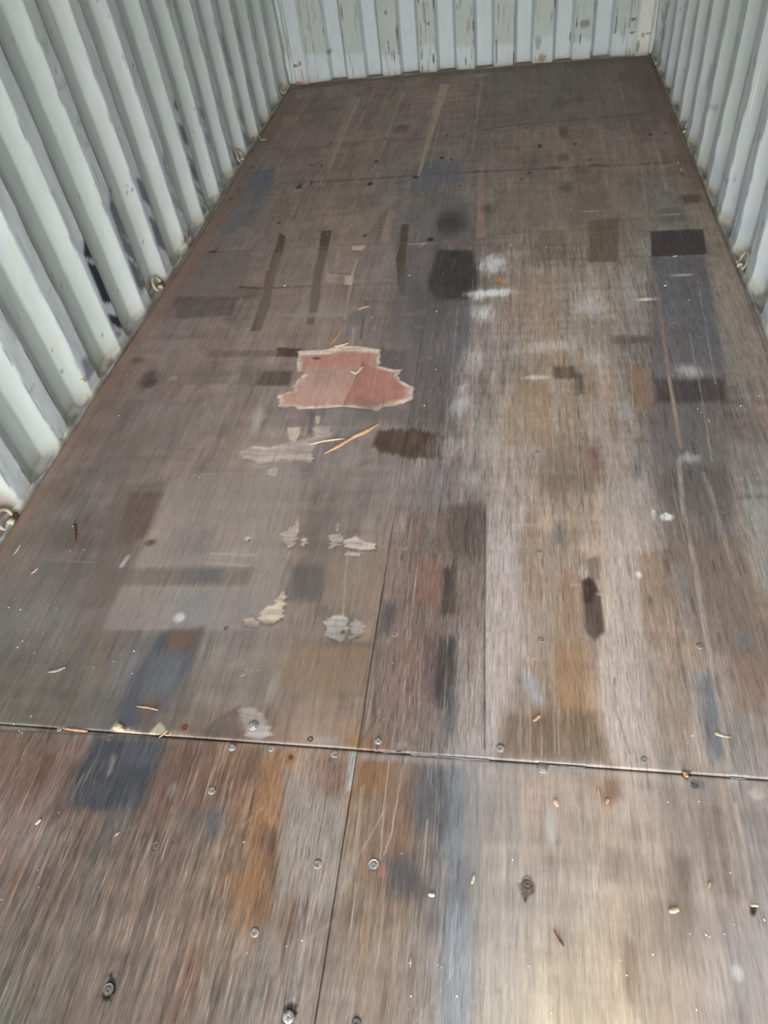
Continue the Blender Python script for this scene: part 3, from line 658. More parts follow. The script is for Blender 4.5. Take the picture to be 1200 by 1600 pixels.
# kind, place on the floor (m), colour, cover, then edge and break-up
STAINS = [
('L',[(-0.153,4.305),(0.004,4.341),(0.247,4.351),(0.705,4.372)],(92, 81, 77),0.8,0.014,0.3),
('L',[(-0.065,4.298),(0.032,4.317)],(207, 191, 180),0.8,0.008,0.4),
('L',[(-1.336,3.768),(-0.843,3.738),(-0.476,3.748),(-0.151,3.746),(0.317,3.722),(0.836,3.717)],(99, 85, 78),0.6,0.022,0.9),
('L',[(0.394,3.740),(0.462,3.722)],(90, 74, 67),0.7,0.03,0.4),
('L',[(-1.291,4.191),(-0.706,4.257),(-0.202,4.212)],(123, 107, 100),0.5,0.04,0.9),
('L',[(-1.393,4.822),(-0.778,4.825),(-0.226,4.781)],(123, 108, 100),0.5,0.03,0.9),
('L',[(0.003,4.581),(0.764,4.749)],(122, 108, 100),0.4,0.03,0.9),
('P',[(-1.435,3.939),(-1.269,3.965),(-1.224,3.712),(-1.400,3.674)],(114, 116, 126),0.8,0.02,0.05,0.4,0),
('P',[(-1.448,3.680),(-1.242,3.731),(-1.221,3.291),(-1.365,3.187)],(116, 115, 120),0.6,0.05,0.06,0.5,0),
('P',[(-0.474,3.900),(-0.274,3.927),(-0.235,3.629),(-0.488,3.538)],(117, 118, 127),0.7,0.03,0.06,0.6,0),
('P',[(-0.530,3.348),(-0.298,3.528),(-0.183,3.374),(-0.180,2.998),(-0.375,2.988)],(118, 114, 115),0.5,0.05,0.06,0.6,0),
('P',[(-0.456,5.138),(-0.394,5.135),(-0.416,4.638),(-0.446,3.938),(-0.457,3.722),(-0.469,3.747)],(189, 164, 147),0.85,0.004,0.02,0.25,0),
('L',[(-0.960,5.101),(-0.963,4.593),(-0.959,3.851)],(198, 173, 155),0.8,0.012,0.5),
('L',[(-0.991,5.108),(-0.993,4.652),(-0.997,3.923),(-0.995,3.473)],(175, 153, 138),0.5,0.008,0.6),
('L',[(-0.683,5.059),(-0.697,4.181),(-0.711,3.839)],(186, 164, 147),0.8,0.012,0.4),
('L',[(-0.777,5.045),(-0.792,4.216),(-0.787,3.707)],(165, 146, 128),0.6,0.028,0.5),
('L',[(-0.569,4.725),(-0.571,3.858),(-0.587,3.566)],(158, 140, 123),0.5,0.018,0.7),
('L',[(-0.191,5.122),(-0.197,4.541),(-0.201,4.025)],(188, 165, 150),0.7,0.007,0.4),
('L',[(-0.321,4.566),(-0.307,4.086),(-0.318,3.835)],(181, 160, 147),0.6,0.006,0.4),
('L',[(-0.301,5.064),(-0.324,3.918)],(176, 156, 143),0.5,0.006,0.4),
('P',[(-0.768,3.342),(-0.740,3.345),(-0.742,3.052),(-0.764,3.042)],(168, 146, 127),0.85,0.005,0.03,0.3,0),
('P',[(-0.691,3.346),(-0.657,3.349),(-0.654,3.055),(-0.690,3.041)],(158, 138, 119),0.85,0.005,0.03,0.3,0),
('P',[(-0.573,3.353),(-0.534,3.355),(-0.536,3.044),(-0.570,3.041)],(170, 148, 130),0.85,0.005,0.03,0.3,0),
('P',[(-0.159,3.795),(-0.130,3.790),(-0.108,3.050),(-0.144,3.047)],(171, 142, 133),0.8,0.004,0.01,0.3,0),
('L',[(0.714,4.035),(0.710,3.661),(0.698,3.396)],(187, 164, 149),0.7,0.008,0.4),
('L',[(0.674,3.958),(0.670,3.668)],(185, 162, 147),0.6,0.006,0.4),
('P',[(0.846,5.196),(0.809,5.206),(0.813,3.380),(0.857,3.401)],(138, 114, 102),0.7,0.01,0.02,0.5,0),
('P',[(0.724,5.229),(0.809,5.206),(0.809,4.285),(0.736,4.162)],(123, 105, 97),0.6,0.03,0.05,0.5,0),
('P',[(-1.506,5.332),(-1.430,5.313),(-1.378,3.125),(-1.443,3.056)],(141, 123, 111),0.5,0.01,0.02,0.5,0),
('P',[(-1.462,5.400),(-1.028,5.410),(-1.012,5.301),(-1.450,5.279)],(105, 90, 82),0.7,0.01,0.02,0.5,0),
('P',[(-1.032,5.438),(0.858,5.360),(0.844,5.247),(-1.016,5.328)],(110, 97, 91),0.6,0.02,0.03,0.6,0),
('P',[(-0.067,3.497),(0.535,3.486),(0.513,3.133),(-0.060,3.166)],(141, 128, 119),0.35,0.05,0.1,0.6,0),
('E',(-1.093,4.837),(47, 38, 36),0.95,0.008,0.025,0.35,0.2),
('E',(-1.082,3.701),(43, 35, 33),0.95,0.018,0.035,0.35,0.2),
('E',(-1.023,3.732),(43, 35, 33),0.95,0.006,0.03,0.35,0.2),
('E',(-0.706,3.680),(42, 34, 32),0.95,0.015,0.03,0.35,0.2),
('E',(-0.701,4.275),(45, 37, 34),0.95,0.01,0.014,0.35,0.2),
('E',(-0.711,3.963),(44, 35, 33),0.95,0.014,0.024,0.35,0.2),
('E',(-1.017,4.275),(46, 37, 35),0.95,0.01,0.01,0.35,0.2),
('E',(-1.009,3.951),(44, 36, 34),0.95,0.006,0.03,0.35,0.2),
('E',(-1.070,3.969),(45, 36, 34),0.95,0.012,0.015,0.35,0.2),
('E',(-0.359,3.949),(44, 35, 33),0.95,0.014,0.022,0.35,0.2),
('E',(-0.477,3.724),(42, 34, 32),0.95,0.02,0.015,0.35,0.2),
('E',(-0.651,3.116),(38, 31, 29),0.95,0.009,0.012,0.35,0.2),
('E',(-0.346,3.049),(37, 30, 28),0.95,0.018,0.022,0.35,0.2),
('E',(-1.417,3.996),(46, 37, 35),0.95,0.022,0.034,0.35,0.2),
('E',(-1.423,3.878),(45, 37, 35),0.95,0.01,0.015,0.35,0.2),
('E',(-1.416,3.707),(44, 36, 34),0.95,0.014,0.032,0.35,0.2),
('E',(-1.429,3.601),(44, 35, 33),0.95,0.012,0.035,0.35,0.2),
('E',(-1.418,3.312),(41, 34, 32),0.95,0.01,0.012,0.35,0.2),
('E',(-1.358,3.024),(39, 32, 30),0.95,0.022,0.012,0.35,0.2),
('E',(-1.098,3.291),(40, 33, 30),0.95,0.014,0.012,0.35,0.2),
('E',(0.148,4.025),(45, 36, 34),0.95,0.01,0.03,0.35,0.2),
('E',(0.329,4.019),(45, 37, 34),0.95,0.009,0.018,0.35,0.2),
('E',(0.707,4.079),(47, 38, 36),0.95,0.011,0.02,0.35,0.2),
('E',(0.782,4.083),(47, 39, 36),0.95,0.006,0.014,0.35,0.2),
('E',(0.081,4.289),(46, 37, 35),0.95,0.01,0.01,0.35,0.2),
('E',(0.115,4.847),(47, 37, 35),0.95,0.006,0.02,0.35,0.2),
('E',(0.172,4.857),(47, 38, 35),0.95,0.006,0.025,0.35,0.2),
('E',(0.078,4.913),(47, 37, 35),0.95,0.01,0.008,0.35,0.2),
('E',(0.089,3.695),(43, 35, 32),0.95,0.01,0.012,0.35,0.2),
('E',(0.057,3.625),(42, 34, 32),0.95,0.008,0.012,0.35,0.2),
('E',(-0.307,3.924),(44, 35, 33),0.95,0.007,0.01,0.35,0.2),
('E',(-0.254,4.268),(45, 36, 34),0.95,0.008,0.008,0.35,0.2),
('E',(-0.353,4.267),(45, 36, 34),0.95,0.012,0.008,0.35,0.2),
('E',(-0.246,3.593),(41, 34, 31),0.95,0.006,0.008,0.35,0.2),
('E',(-0.572,3.661),(42, 34, 32),0.95,0.004,0.006,0.35,0.2),
('E',(0.642,3.627),(44, 36, 34),0.95,0.006,0.006,0.35,0.2),
('E',(0.283,4.645),(100, 89, 87),0.7,0.06,0.12,0.5,0.4),
('E',(0.384,4.665),(113, 90, 80),0.7,0.03,0.08,0.5,0.4),
('E',(0.161,4.705),(109, 98, 94),0.5,0.05,0.06,0.5,0.4),
('E',(0.275,4.205),(112, 86, 74),0.75,0.03,0.1,0.5,0.4),
('E',(0.261,3.856),(113, 94, 85),0.7,0.04,0.06,0.5,0.4),
('E',(0.264,3.502),(95, 84, 80),0.7,0.04,0.07,0.5,0.4),
('E',(-0.098,3.323),(93, 83, 79),0.7,0.04,0.06,0.5,0.4),
('E',(-0.259,3.193),(76, 68, 67),0.9,0.085,0.16,0.5,0.4),
('E',(-0.625,4.415),(106, 93, 86),0.7,0.06,0.07,0.5,0.4),
('E',(-0.730,4.160),(116, 104, 96),0.6,0.03,0.03,0.5,0.4),
('E',(0.690,3.377),(109, 100, 95),0.5,0.03,0.04,0.5,0.4),
('E',(0.210,3.738),(99, 78, 69),0.6,0.05,0.03,0.5,0.4),
('E',(0.389,3.804),(95, 85, 83),0.7,0.02,0.015,0.5,0.4),
('E',(0.662,4.132),(135, 114, 102),0.5,0.06,0.05,0.5,0.4),
('E',(-0.151,3.746),(96, 67, 58),0.6,0.05,0.02,0.5,0.4),
('E',(-0.597,4.613),(123, 109, 101),0.5,0.05,0.05,0.5,0.4),
('E',(-0.968,5.066),(117, 103, 95),0.5,0.04,0.05,0.5,0.4),
('E',(0.539,4.200),(126, 108, 98),0.4,0.05,0.05,0.5,0.4),
('P',[(0.752,3.356),(0.837,3.364),(0.831,3.275),(0.751,3.272)],(102, 87, 77),0.8,0.01,0.03,0.5,0),
('P',[(0.630,3.224),(0.726,3.250),(0.745,3.108),(0.627,3.091)],(117, 108, 103),0.6,0.02,0.03,0.6,0),
('L',[(-0.236,5.233),(-0.143,5.272)],(233, 220, 208),0.5,0.006,0.4),
('L',[(0.698,3.663),(0.790,3.694)],(232, 223, 212),0.5,0.006,0.4),
('L',[(0.783,3.606),(0.802,3.618)],(232, 222, 211),0.5,0.006,0.4),
('P',[(-1.072,3.188),(-1.033,3.152),(-1.009,2.977),(-0.995,2.751),(-0.965,2.545),(-0.955,2.357),(-0.997,2.352),(-1.014,2.614),(-1.041,2.781),(-1.058,3.061)],(96, 82, 68),0.92,0.004,0.02,0.15,0),
('P',[(-0.870,3.188),(-0.818,3.183),(-0.801,2.978),(-0.785,2.736),(-0.760,2.581),(-0.749,2.385),(-0.783,2.387),(-0.789,2.502),(-0.825,2.774),(-0.841,2.981)],(93, 80, 68),0.92,0.004,0.02,0.15,0),
('P',[(-0.494,3.213),(-0.457,3.208),(-0.445,3.004),(-0.432,2.816),(-0.413,2.675),(-0.410,2.600),(-0.429,2.577),(-0.455,2.712),(-0.481,2.893),(-0.479,3.007)],(94, 82, 72),0.92,0.004,0.02,0.15,0),
('P',[(-1.176,3.644),(-1.121,3.675),(-1.033,3.173),(-1.072,3.190)],(131, 116, 100),0.35,0.01,0.03,0.4,0),
('P',[(-1.423,2.641),(-1.123,2.622),(-1.110,2.474),(-1.343,2.458)],(103, 92, 88),0.75,0.012,0.03,0.3,0),
('P',[(-1.401,3.021),(-1.168,3.013),(-1.125,2.627),(-1.380,2.644)],(124, 113, 110),0.6,0.02,0.04,0.3,0),
('L',[(-1.134,2.695),(-1.016,2.677),(-0.815,2.684)],(82, 68, 58),0.8,0.016,0.4),
('L',[(-0.812,2.668),(-0.454,2.684)],(109, 98, 92),0.5,0.02,0.7),
('P',[(-1.132,2.685),(-1.014,2.672),(-1.020,2.581),(-1.122,2.597)],(106, 90, 76),0.5,0.02,0.03,0.6,0),
('P',[(-0.696,3.023),(-0.632,3.023),(-0.642,2.977),(-0.689,2.981)],(221, 192, 174),0.95,0.003,0.006,0.2,0),
('P',[(-0.775,2.792),(-0.715,2.787),(-0.721,2.698),(-0.763,2.717)],(191, 170, 161),0.9,0.003,0.01,0.3,0),
('P',[(-0.682,2.758),(-0.645,2.755),(-0.641,2.672),(-0.676,2.690)],(203, 178, 167),0.9,0.003,0.01,0.3,0),
('L',[(-0.756,2.785),(-0.670,2.773)],(67, 58, 56),0.8,0.008,0.4),
('P',[(-0.758,3.023),(-0.749,3.022),(-0.725,2.848),(-0.745,2.850)],(186, 164, 149),0.8,0.003,0.01,0.3,0),
('P',[(-0.660,2.904),(-0.648,2.903),(-0.648,2.756),(-0.661,2.751)],(182, 161, 146),0.8,0.003,0.01,0.3,0),
('P',[(-0.653,2.668),(-0.638,2.672),(-0.626,2.416),(-0.636,2.417)],(166, 148, 136),0.7,0.004,0.01,0.4,0),
('P',[(-0.395,2.454),(-0.312,2.477),(-0.311,2.436),(-0.388,2.431)],(183, 156, 149),0.95,0.003,0.01,0.3,0),
('P',[(-0.351,2.359),(-0.312,2.366),(-0.312,2.340),(-0.347,2.345)],(182, 158, 147),0.9,0.003,0.01,0.3,0),
('L',[(-0.434,3.011),(-0.364,3.016),(-0.389,2.983)],(208, 191, 181),0.8,0.008,0.4),
('L',[(-0.556,2.427),(-0.545,2.282)],(93, 83, 79),0.8,0.01,0.4),
('P',[(-0.588,2.357),(-0.581,2.356),(-0.568,2.241),(-0.577,2.241)],(174, 162, 155),0.7,0.004,0.01,0.4,0),
('P',[(-0.878,2.476),(-0.635,2.472),(-0.635,2.440),(-0.732,2.436),(-0.895,2.458)],(159, 151, 146),0.6,0.01,0.01,0.5,0),
('P',[(-1.047,2.990),(-0.707,3.001),(-0.652,2.418),(-0.951,2.255),(-1.034,2.582)],(152, 136, 127),0.35,0.04,0.06,0.4,0),
('P',[(-0.432,2.993),(-0.290,2.980),(-0.322,2.685),(-0.315,2.314),(-0.329,2.211),(-0.420,2.215),(-0.449,2.594)],(112, 106, 107),0.55,0.03,0.06,0.5,0),
('P',[(-0.302,2.952),(-0.155,2.928),(-0.124,2.747),(-0.126,2.536),(-0.294,2.537),(-0.327,2.686)],(71, 64, 63),0.88,0.015,0.05,0.3,0),
('P',[(-0.407,2.743),(-0.259,2.535),(-0.138,2.527),(-0.129,2.145),(-0.201,2.035),(-0.318,2.094),(-0.368,2.359)],(97, 95, 97),0.6,0.03,0.09,0.6,0),
('P',[(-0.234,2.533),(-0.134,2.527),(-0.148,1.860),(-0.206,1.796)],(109, 106, 110),0.5,0.03,0.1,0.6,0),
('P',[(-0.467,2.216),(-0.352,2.200),(-0.332,2.002),(-0.365,2.002),(-0.454,2.117)],(94, 88, 89),0.7,0.02,0.03,0.3,0),
('P',[(-0.332,2.002),(-0.254,2.149),(-0.155,1.998),(-0.161,1.733),(-0.307,1.758)],(92, 85, 82),0.6,0.03,0.1,0.6,0),
('P',[(-0.865,2.239),(-0.767,2.227),(-0.766,2.174),(-0.851,2.177)],(82, 66, 56),0.85,0.008,0.02,0.3,0),
('P',[(-0.879,2.090),(-0.767,2.087),(-0.761,1.996),(-0.892,2.006)],(91, 79, 71),0.8,0.01,0.03,0.5,0),
('P',[(-1.137,2.228),(-0.840,2.218),(-0.832,2.180),(-1.141,2.182)],(106, 87, 77),0.55,0.01,0.02,0.7,0),
('P',[(-1.160,2.098),(-0.909,2.091),(-0.908,2.014),(-1.160,2.019)],(118, 105, 100),0.6,0.01,0.02,0.5,0),
('E',(-1.316,2.054),(78, 66, 60),0.85,0.045,0.075,0.5,0.2),
('E',(-1.303,2.026),(55, 46, 42),0.7,0.028,0.035,0.5,0.2),
('E',(-1.411,2.174),(98, 76, 65),0.7,0.035,0.03,0.5,0.3),
('E',(-1.221,2.052),(161, 150, 144),0.6,0.018,0.0162,0.5,0.4),
('E',(-1.171,1.926),(157, 145, 140),0.6,0.014,0.0126,0.5,0.4),
('E',(-1.139,1.926),(156, 145, 140),0.6,0.014,0.0126,0.5,0.4),
('E',(-1.053,1.899),(154, 143, 138),0.6,0.014,0.0126,0.5,0.4),
('E',(-1.219,2.060),(162, 150, 145),0.6,0.016,0.0144,0.5,0.4),
('P',[(-0.772,2.210),(-0.674,2.214),(-0.605,2.239),(-0.538,2.229),(-0.464,2.212),(-0.451,2.106),(-0.393,2.082),(-0.365,2.086),(-0.383,2.049),(-0.365,2.020),(-0.313,1.980),(-0.312,1.919),(-0.346,1.896),(-0.370,1.883),(-0.409,1.875),(-0.430,1.852),(-0.469,1.864),(-0.545,1.879),(-0.632,1.868),(-0.699,1.867),(-0.722,1.884),(-0.774,1.877),(-0.776,1.908),(-0.793,1.944),(-0.736,1.967),(-0.748,1.992),(-0.738,2.033),(-0.716,2.075),(-0.750,2.086),(-0.763,2.139)],(209, 189, 176),1,0.003,0.012,0.05,-0.0012),
('P',[(-0.754,2.184),(-0.664,2.188),(-0.600,2.209),(-0.538,2.200),(-0.470,2.186),(-0.459,2.094),(-0.405,2.072),(-0.378,2.076),(-0.396,2.043),(-0.379,2.018),(-0.331,1.982),(-0.330,1.928),(-0.362,1.909),(-0.384,1.897),(-0.420,1.889),(-0.440,1.870),(-0.477,1.880),(-0.547,1.893),(-0.629,1.884),(-0.692,1.883),(-0.713,1.898),(-0.761,1.892),(-0.762,1.920),(-0.778,1.952),(-0.725,1.972),(-0.735,1.994),(-0.726,2.029),(-0.704,2.067),(-0.736,2.076),(-0.748,2.122)],(181, 140, 127),0.9,0.01,0.03,0.45,0),
('P',[(-0.518,2.145),(-0.473,2.102),(-0.399,2.071),(-0.343,1.966),(-0.346,1.925),(-0.443,1.886),(-0.546,1.888),(-0.532,1.982)],(162, 111, 98),0.7,0.006,0.03,0.5,0),
('P',[(-0.757,2.179),(-0.486,2.197),(-0.476,2.130),(-0.710,2.105)],(178, 123, 110),0.5,0.01,0.02,0.6,0),
('P',[(-0.745,2.010),(-0.568,2.019),(-0.550,1.911),(-0.707,1.902)],(185, 156, 144),0.5,0.02,0.03,0.6,0),
('P',[(-0.708,2.098),(-0.517,2.087),(-0.535,2.006),(-0.711,2.035)],(162, 144, 134),0.4,0.02,0.03,0.6,0),
('L',[(-0.513,2.138),(-0.546,1.888)],(113, 88, 82),0.7,0.005,0.2),
('L',[(-0.692,1.867),(-0.545,1.876),(-0.439,1.858)],(72, 61, 55),0.6,0.004,0.3),
('E',(-0.695,2.164),(77, 59, 55),0.9,0.018,0.008,0.4,0.2),
('P',[(-0.847,1.651),(-0.808,1.682),(-0.758,1.672),(-0.700,1.698),(-0.632,1.718),(-0.620,1.729),(-0.631,1.766),(-0.616,1.782),(-0.575,1.777),(-0.561,1.713),(-0.599,1.692),(-0.611,1.667),(-0.600,1.600),(-0.679,1.606),(-0.775,1.596),(-0.802,1.616),(-0.832,1.620)],(171, 157, 148),0.95,0.003,0.015,0.15,-0.0008),
('P',[(-0.633,1.832),(-0.616,1.830),(-0.613,1.788),(-0.624,1.788)],(178, 163, 153),0.9,0.003,0.01,0.2,0),
('P',[(-0.718,1.772),(-0.676,1.774),(-0.668,1.745),(-0.677,1.701),(-0.699,1.713)],(189, 173, 158),0.9,0.003,0.012,0.2,0),
('P',[(-0.661,1.861),(-0.638,1.860),(-0.628,1.734),(-0.641,1.734)],(93, 89, 91),0.7,0.006,0.02,0.3,0),
('P',[(-0.738,1.572),(-0.709,1.582),(-0.700,1.558),(-0.708,1.536),(-0.736,1.550)],(190, 187, 183),0.9,0.004,0.01,0.2,0),
('E',(-0.834,1.817),(175, 170, 163),0.55,0.03,0.14,0.7,0.9),
('E',(-0.985,2.054),(168, 160, 156),0.5,0.03,0.05,0.6,0.7),
('E',(-0.481,1.636),(141, 136, 135),0.6,0.04,0.05,0.5,0.3),
('P',[(-0.412,1.759),(-0.283,1.765),(-0.186,1.733),(-0.190,1.626),(-0.293,1.625),(-0.377,1.648),(-0.417,1.678)],(79, 64, 55),0.88,0.012,0.06,0.4,0),
('P',[(-0.406,1.599),(-0.449,1.584),(-0.449,1.613),(-0.404,1.625)],(106, 99, 96),0.6,0.01,0.02,0.5,0),
('P',[(-0.613,1.866),(-0.447,1.864),(-0.435,1.628),(-0.576,1.612)],(119, 112, 109),0.35,0.03,0.04,0.5,0),
('P',[(-0.659,1.611),(-0.575,1.606),(-0.580,1.526),(-0.652,1.531)],(111, 105, 102),0.5,0.01,0.03,0.5,0),
('L',[(-0.982,1.544),(-0.731,1.558),(-0.606,1.554)],(146, 139, 134),0.6,0.006,0.4),
('L',[(-1.034,1.671),(-0.965,1.703)],(137, 130, 125),0.4,0.01,0.4),
('P',[(0.583,3.026),(0.791,3.028),(0.770,2.813),(0.562,2.811)],(80, 70, 69),0.92,0.006,0.02,0.25,0),
('P',[(0.562,2.811),(0.764,2.804),(0.717,2.268),(0.707,2.118),(0.688,1.979),(0.472,1.984)],(110, 106, 109),0.75,0.012,0.05,0.5,0),
('P',[(0.575,2.794),(0.661,2.787),(0.621,2.353),(0.526,2.358)],(120, 120, 127),0.45,0.03,0.08,0.6,0),
('P',[(0.675,2.568),(0.747,2.563),(0.679,2.048),(0.606,2.050)],(111, 114, 124),0.4,0.04,0.08,0.6,0),
('P',[(0.475,2.011),(0.694,2.013),(0.677,1.888),(0.459,1.879)],(79, 72, 71),0.85,0.02,0.05,0.3,0),
('P',[(0.451,1.879),(0.668,1.882),(0.611,1.442),(0.466,1.415),(0.404,1.512)],(108, 102, 101),0.7,0.02,0.06,0.6,0),
('P',[(0.435,1.565),(0.616,1.593),(0.595,1.304),(0.417,1.234),(0.408,1.413)],(102, 93, 89),0.65,0.02,0.08,0.6,0),
('P',[(0.415,1.277),(0.622,1.338),(0.594,1.012),(0.591,0.944),(0.448,0.969)],(120, 103, 92),0.7,0.02,0.1,0.6,0),
('P',[(0.636,1.466),(0.704,1.468),(0.634,1.142),(0.622,1.171)],(157, 151, 144),0.7,0.008,0.03,0.2,0),
('P',[(0.593,1.791),(0.763,1.819),(0.738,1.620),(0.642,1.567),(0.583,1.619)],(124, 114, 109),0.4,0.04,0.06,0.5,0),
('P',[(0.771,2.803),(0.845,2.822),(0.836,2.263),(0.805,1.977),(0.701,1.979),(0.724,2.268)],(160, 151, 139),0.45,0.02,0.06,0.5,0),
('L',[(0.558,2.695),(0.541,2.357),(0.522,2.017),(0.516,1.822),(0.510,1.674)],(156, 130, 119),0.8,0.011,0.3),
('L',[(0.521,2.625),(0.494,2.278),(0.472,1.984)],(78, 68, 63),0.6,0.006,0.6),
('L',[(0.624,2.272),(0.603,1.852),(0.586,1.619)],(171, 161, 154),0.6,0.005,0.6),
('L',[(0.522,2.017),(0.511,1.732)],(167, 154, 145),0.6,0.008,0.5),
('P',[(0.341,3.152),(0.472,3.168),(0.431,2.780),(0.313,2.790)],(120, 102, 88),0.8,0.012,0.05,0.4,0),
('P',[(0.129,3.085),(0.245,3.073),(0.234,2.818),(0.121,2.827)],(128, 113, 97),0.65,0.015,0.06,0.5,0),
('P',[(0.317,3.446),(0.447,3.463),(0.434,3.235),(0.304,3.218)],(128, 111, 99),0.5,0.02,0.05,0.5,0),
('P',[(0.360,2.685),(0.372,2.684),(0.349,2.367),(0.336,2.368)],(178, 161, 127),0.6,0.003,0.02,0.3,0),
('P',[(0.013,2.711),(0.189,2.698),(0.174,2.292),(0.084,2.296),(-0.009,2.385)],(167, 144, 124),0.4,0.04,0.1,0.7,0),
('P',[(0.156,2.091),(0.224,2.089),(0.231,2.017),(0.148,2.019)],(103, 85, 74),0.85,0.01,0.04,0.4,0),
('P',[(0.225,2.060),(0.253,2.041),(0.251,1.938),(0.228,1.928)],(96, 88, 84),0.75,0.01,0.04,0.4,0),
('P',[(0.394,2.092),(0.464,2.089),(0.459,1.944),(0.452,1.853),(0.385,1.854)],(138, 112, 94),0.7,0.01,0.06,0.4,0),
('P',[(0.361,2.264),(0.490,2.259),(0.491,2.212),(0.357,2.213)],(107, 97, 90),0.7,0.01,0.02,0.6,0),
('P',[(0.016,2.048),(0.124,2.063),(0.152,1.674),(-0.001,1.673)],(155, 130, 107),0.45,0.02,0.12,0.7,0),
('P',[(0.114,1.673),(0.267,1.703),(0.287,1.485),(0.092,1.508)],(128, 112, 98),0.5,0.03,0.1,0.6,0),
('P',[(0.246,1.674),(0.274,1.674),(0.266,1.563),(0.242,1.557)],(123, 92, 84),0.6,0.01,0.08,0.5,0),
('P',[(0.102,1.548),(0.257,1.563),(0.252,1.484),(0.109,1.469)],(119, 102, 85),0.5,0.03,0.05,0.5,0),
('E',(-0.066,2.811),(243, 243, 243),0.75,0.07,0.1,0.8,0.9),
('E',(-0.061,2.579),(243, 243, 243),0.9,0.11,0.04,0.8,0.9),
('E',(-0.101,2.434),(243, 240, 237),0.7,0.06,0.09,0.8,0.9),
('E',(-0.115,2.564),(243, 243, 243),0.6,0.04,0.05,0.8,0.9),
('E',(0.502,2.497),(243, 243, 243),0.9,0.055,0.014,0.8,0.9),
('E',(0.302,2.465),(243, 243, 243),0.35,0.08,0.1,0.8,0.9),
('E',(-0.145,1.887),(220, 216, 214),0.45,0.05,0.09,0.8,0.9),
('E',(-0.150,1.980),(224, 220, 217),0.4,0.03,0.06,0.8,0.9),
('E',(0.097,2.028),(229, 225, 222),0.6,0.06,0.02,0.8,0.9),
('E',(-0.118,2.145),(232, 227, 225),0.3,0.06,0.1,0.8,0.9),
('E',(0.297,2.131),(238, 233, 230),0.25,0.05,0.12,0.8,0.9),
('E',(0.365,1.854),(227, 223, 220),0.25,0.06,0.1,0.8,0.9),
('E',(0.586,2.050),(242, 237, 233),0.4,0.07,0.05,0.8,0.9),
('E',(0.149,2.213),(238, 234, 231),0.35,0.14,0.05,0.8,0.9),
('E',(0.523,1.633),(222, 218, 214),0.4,0.04,0.03,0.8,0.9),
('E',(-0.102,1.532),(205, 202, 200),0.4,0.04,0.05,0.8,0.9),
('E',(-0.178,1.673),(211, 207, 205),0.2,0.08,0.1,0.8,0.9),
('E',(0.655,2.663),(243, 243, 243),0.5,0.06,0.01,0.8,0.9),
('E',(0.361,3.243),(243, 243, 243),0.4,0.08,0.012,0.8,0.9),
('E',(0.690,3.174),(243, 243, 243),0.45,0.06,0.008,0.8,0.9),
('L',[(-0.163,2.146),(-0.144,1.860),(-0.130,1.673)],(184, 174, 167),0.5,0.003,0.8),
('L',[(-0.123,2.391),(-0.110,1.860),(-0.105,1.505)],(186, 175, 168),0.5,0.003,0.8),
('L',[(-0.194,1.928),(-0.186,1.504)],(178, 168, 161),0.5,0.003,0.8),
('L',[(0.338,2.285),(0.313,1.855),(0.293,1.563),(0.274,1.272)],(185, 174, 167),0.5,0.003,0.8),
('L',[(-0.044,1.859),(-0.034,1.560)],(179, 169, 162),0.5,0.003,0.8),
('L',[(0.412,2.128),(0.394,1.854)],(196, 185, 177),0.5,0.003,0.8),
('L',[(0.145,1.923),(0.139,1.562)],(182, 172, 165),0.5,0.003,0.8),
('L',[(0.222,1.922),(0.204,1.409)],(180, 170, 163),0.5,0.003,0.8),
('P',[(-1.048,1.534),(-0.875,1.545),(-0.637,1.606),(-0.593,1.391),(-0.597,1.153),(-0.607,0.976),(-1.043,0.954),(-1.057,1.253)],(136, 127, 121),0.5,0.004,0.012,0.3,0),
('P',[(-1.221,1.494),(-1.056,1.520),(-1.037,1.254),(-1.044,1.047),(-1.141,1.000),(-1.167,1.250)],(102, 90, 84),0.6,0.012,0.05,0.4,0),
('P',[(-1.158,1.461),(-1.049,1.463),(-1.041,1.291),(-1.077,1.253),(-1.127,1.251)],(94, 79, 71),0.7,0.012,0.05,0.4,0),
('P',[(-1.484,1.215),(-1.436,1.373),(-1.330,1.430),(-1.250,0.995),(-1.279,0.834)],(108, 101, 96),0.4,0.05,0.08,0.4,0),
('L',[(-0.821,1.225),(-0.687,1.222)],(153, 145, 141),0.8,0.008,0.3),
('L',[(-0.829,1.189),(-0.700,1.185)],(154, 146, 142),0.8,0.006,0.3),
('L',[(-1.366,1.189),(-1.157,1.178)],(133, 125, 119),0.6,0.004,0.5),
('P',[(-1.129,1.160),(-0.676,1.177),(-0.688,1.116),(-1.085,1.100)],(103, 91, 86),0.6,0.01,0.02,0.5,0),
('P',[(-0.892,1.175),(-0.769,1.178),(-0.762,1.120),(-0.881,1.115)],(91, 89, 93),0.6,0.02,0.03,0.5,0),
('P',[(-0.965,1.306),(-0.846,1.309),(-0.840,1.224),(-0.894,1.210)],(110, 103, 102),0.5,0.02,0.04,0.6,0),
('P',[(-0.881,1.087),(-0.754,1.092),(-0.735,0.970),(-0.866,0.963)],(119, 118, 120),0.5,0.04,0.05,0.5,0),
('P',[(-1.066,0.943),(-1.016,0.955),(-0.992,0.832),(-1.027,0.812)],(102, 87, 68),0.45,0.03,0.06,0.5,0),
('P',[(-0.880,0.962),(-0.766,0.974),(-0.763,0.864),(-0.810,0.690),(-0.913,0.691),(-0.909,0.819)],(71, 72, 78),0.85,0.015,0.05,0.4,0),
('P',[(-0.860,0.957),(-0.772,0.968),(-0.777,0.919),(-0.833,0.893)],(99, 78, 64),0.75,0.02,0.04,0.4,0),
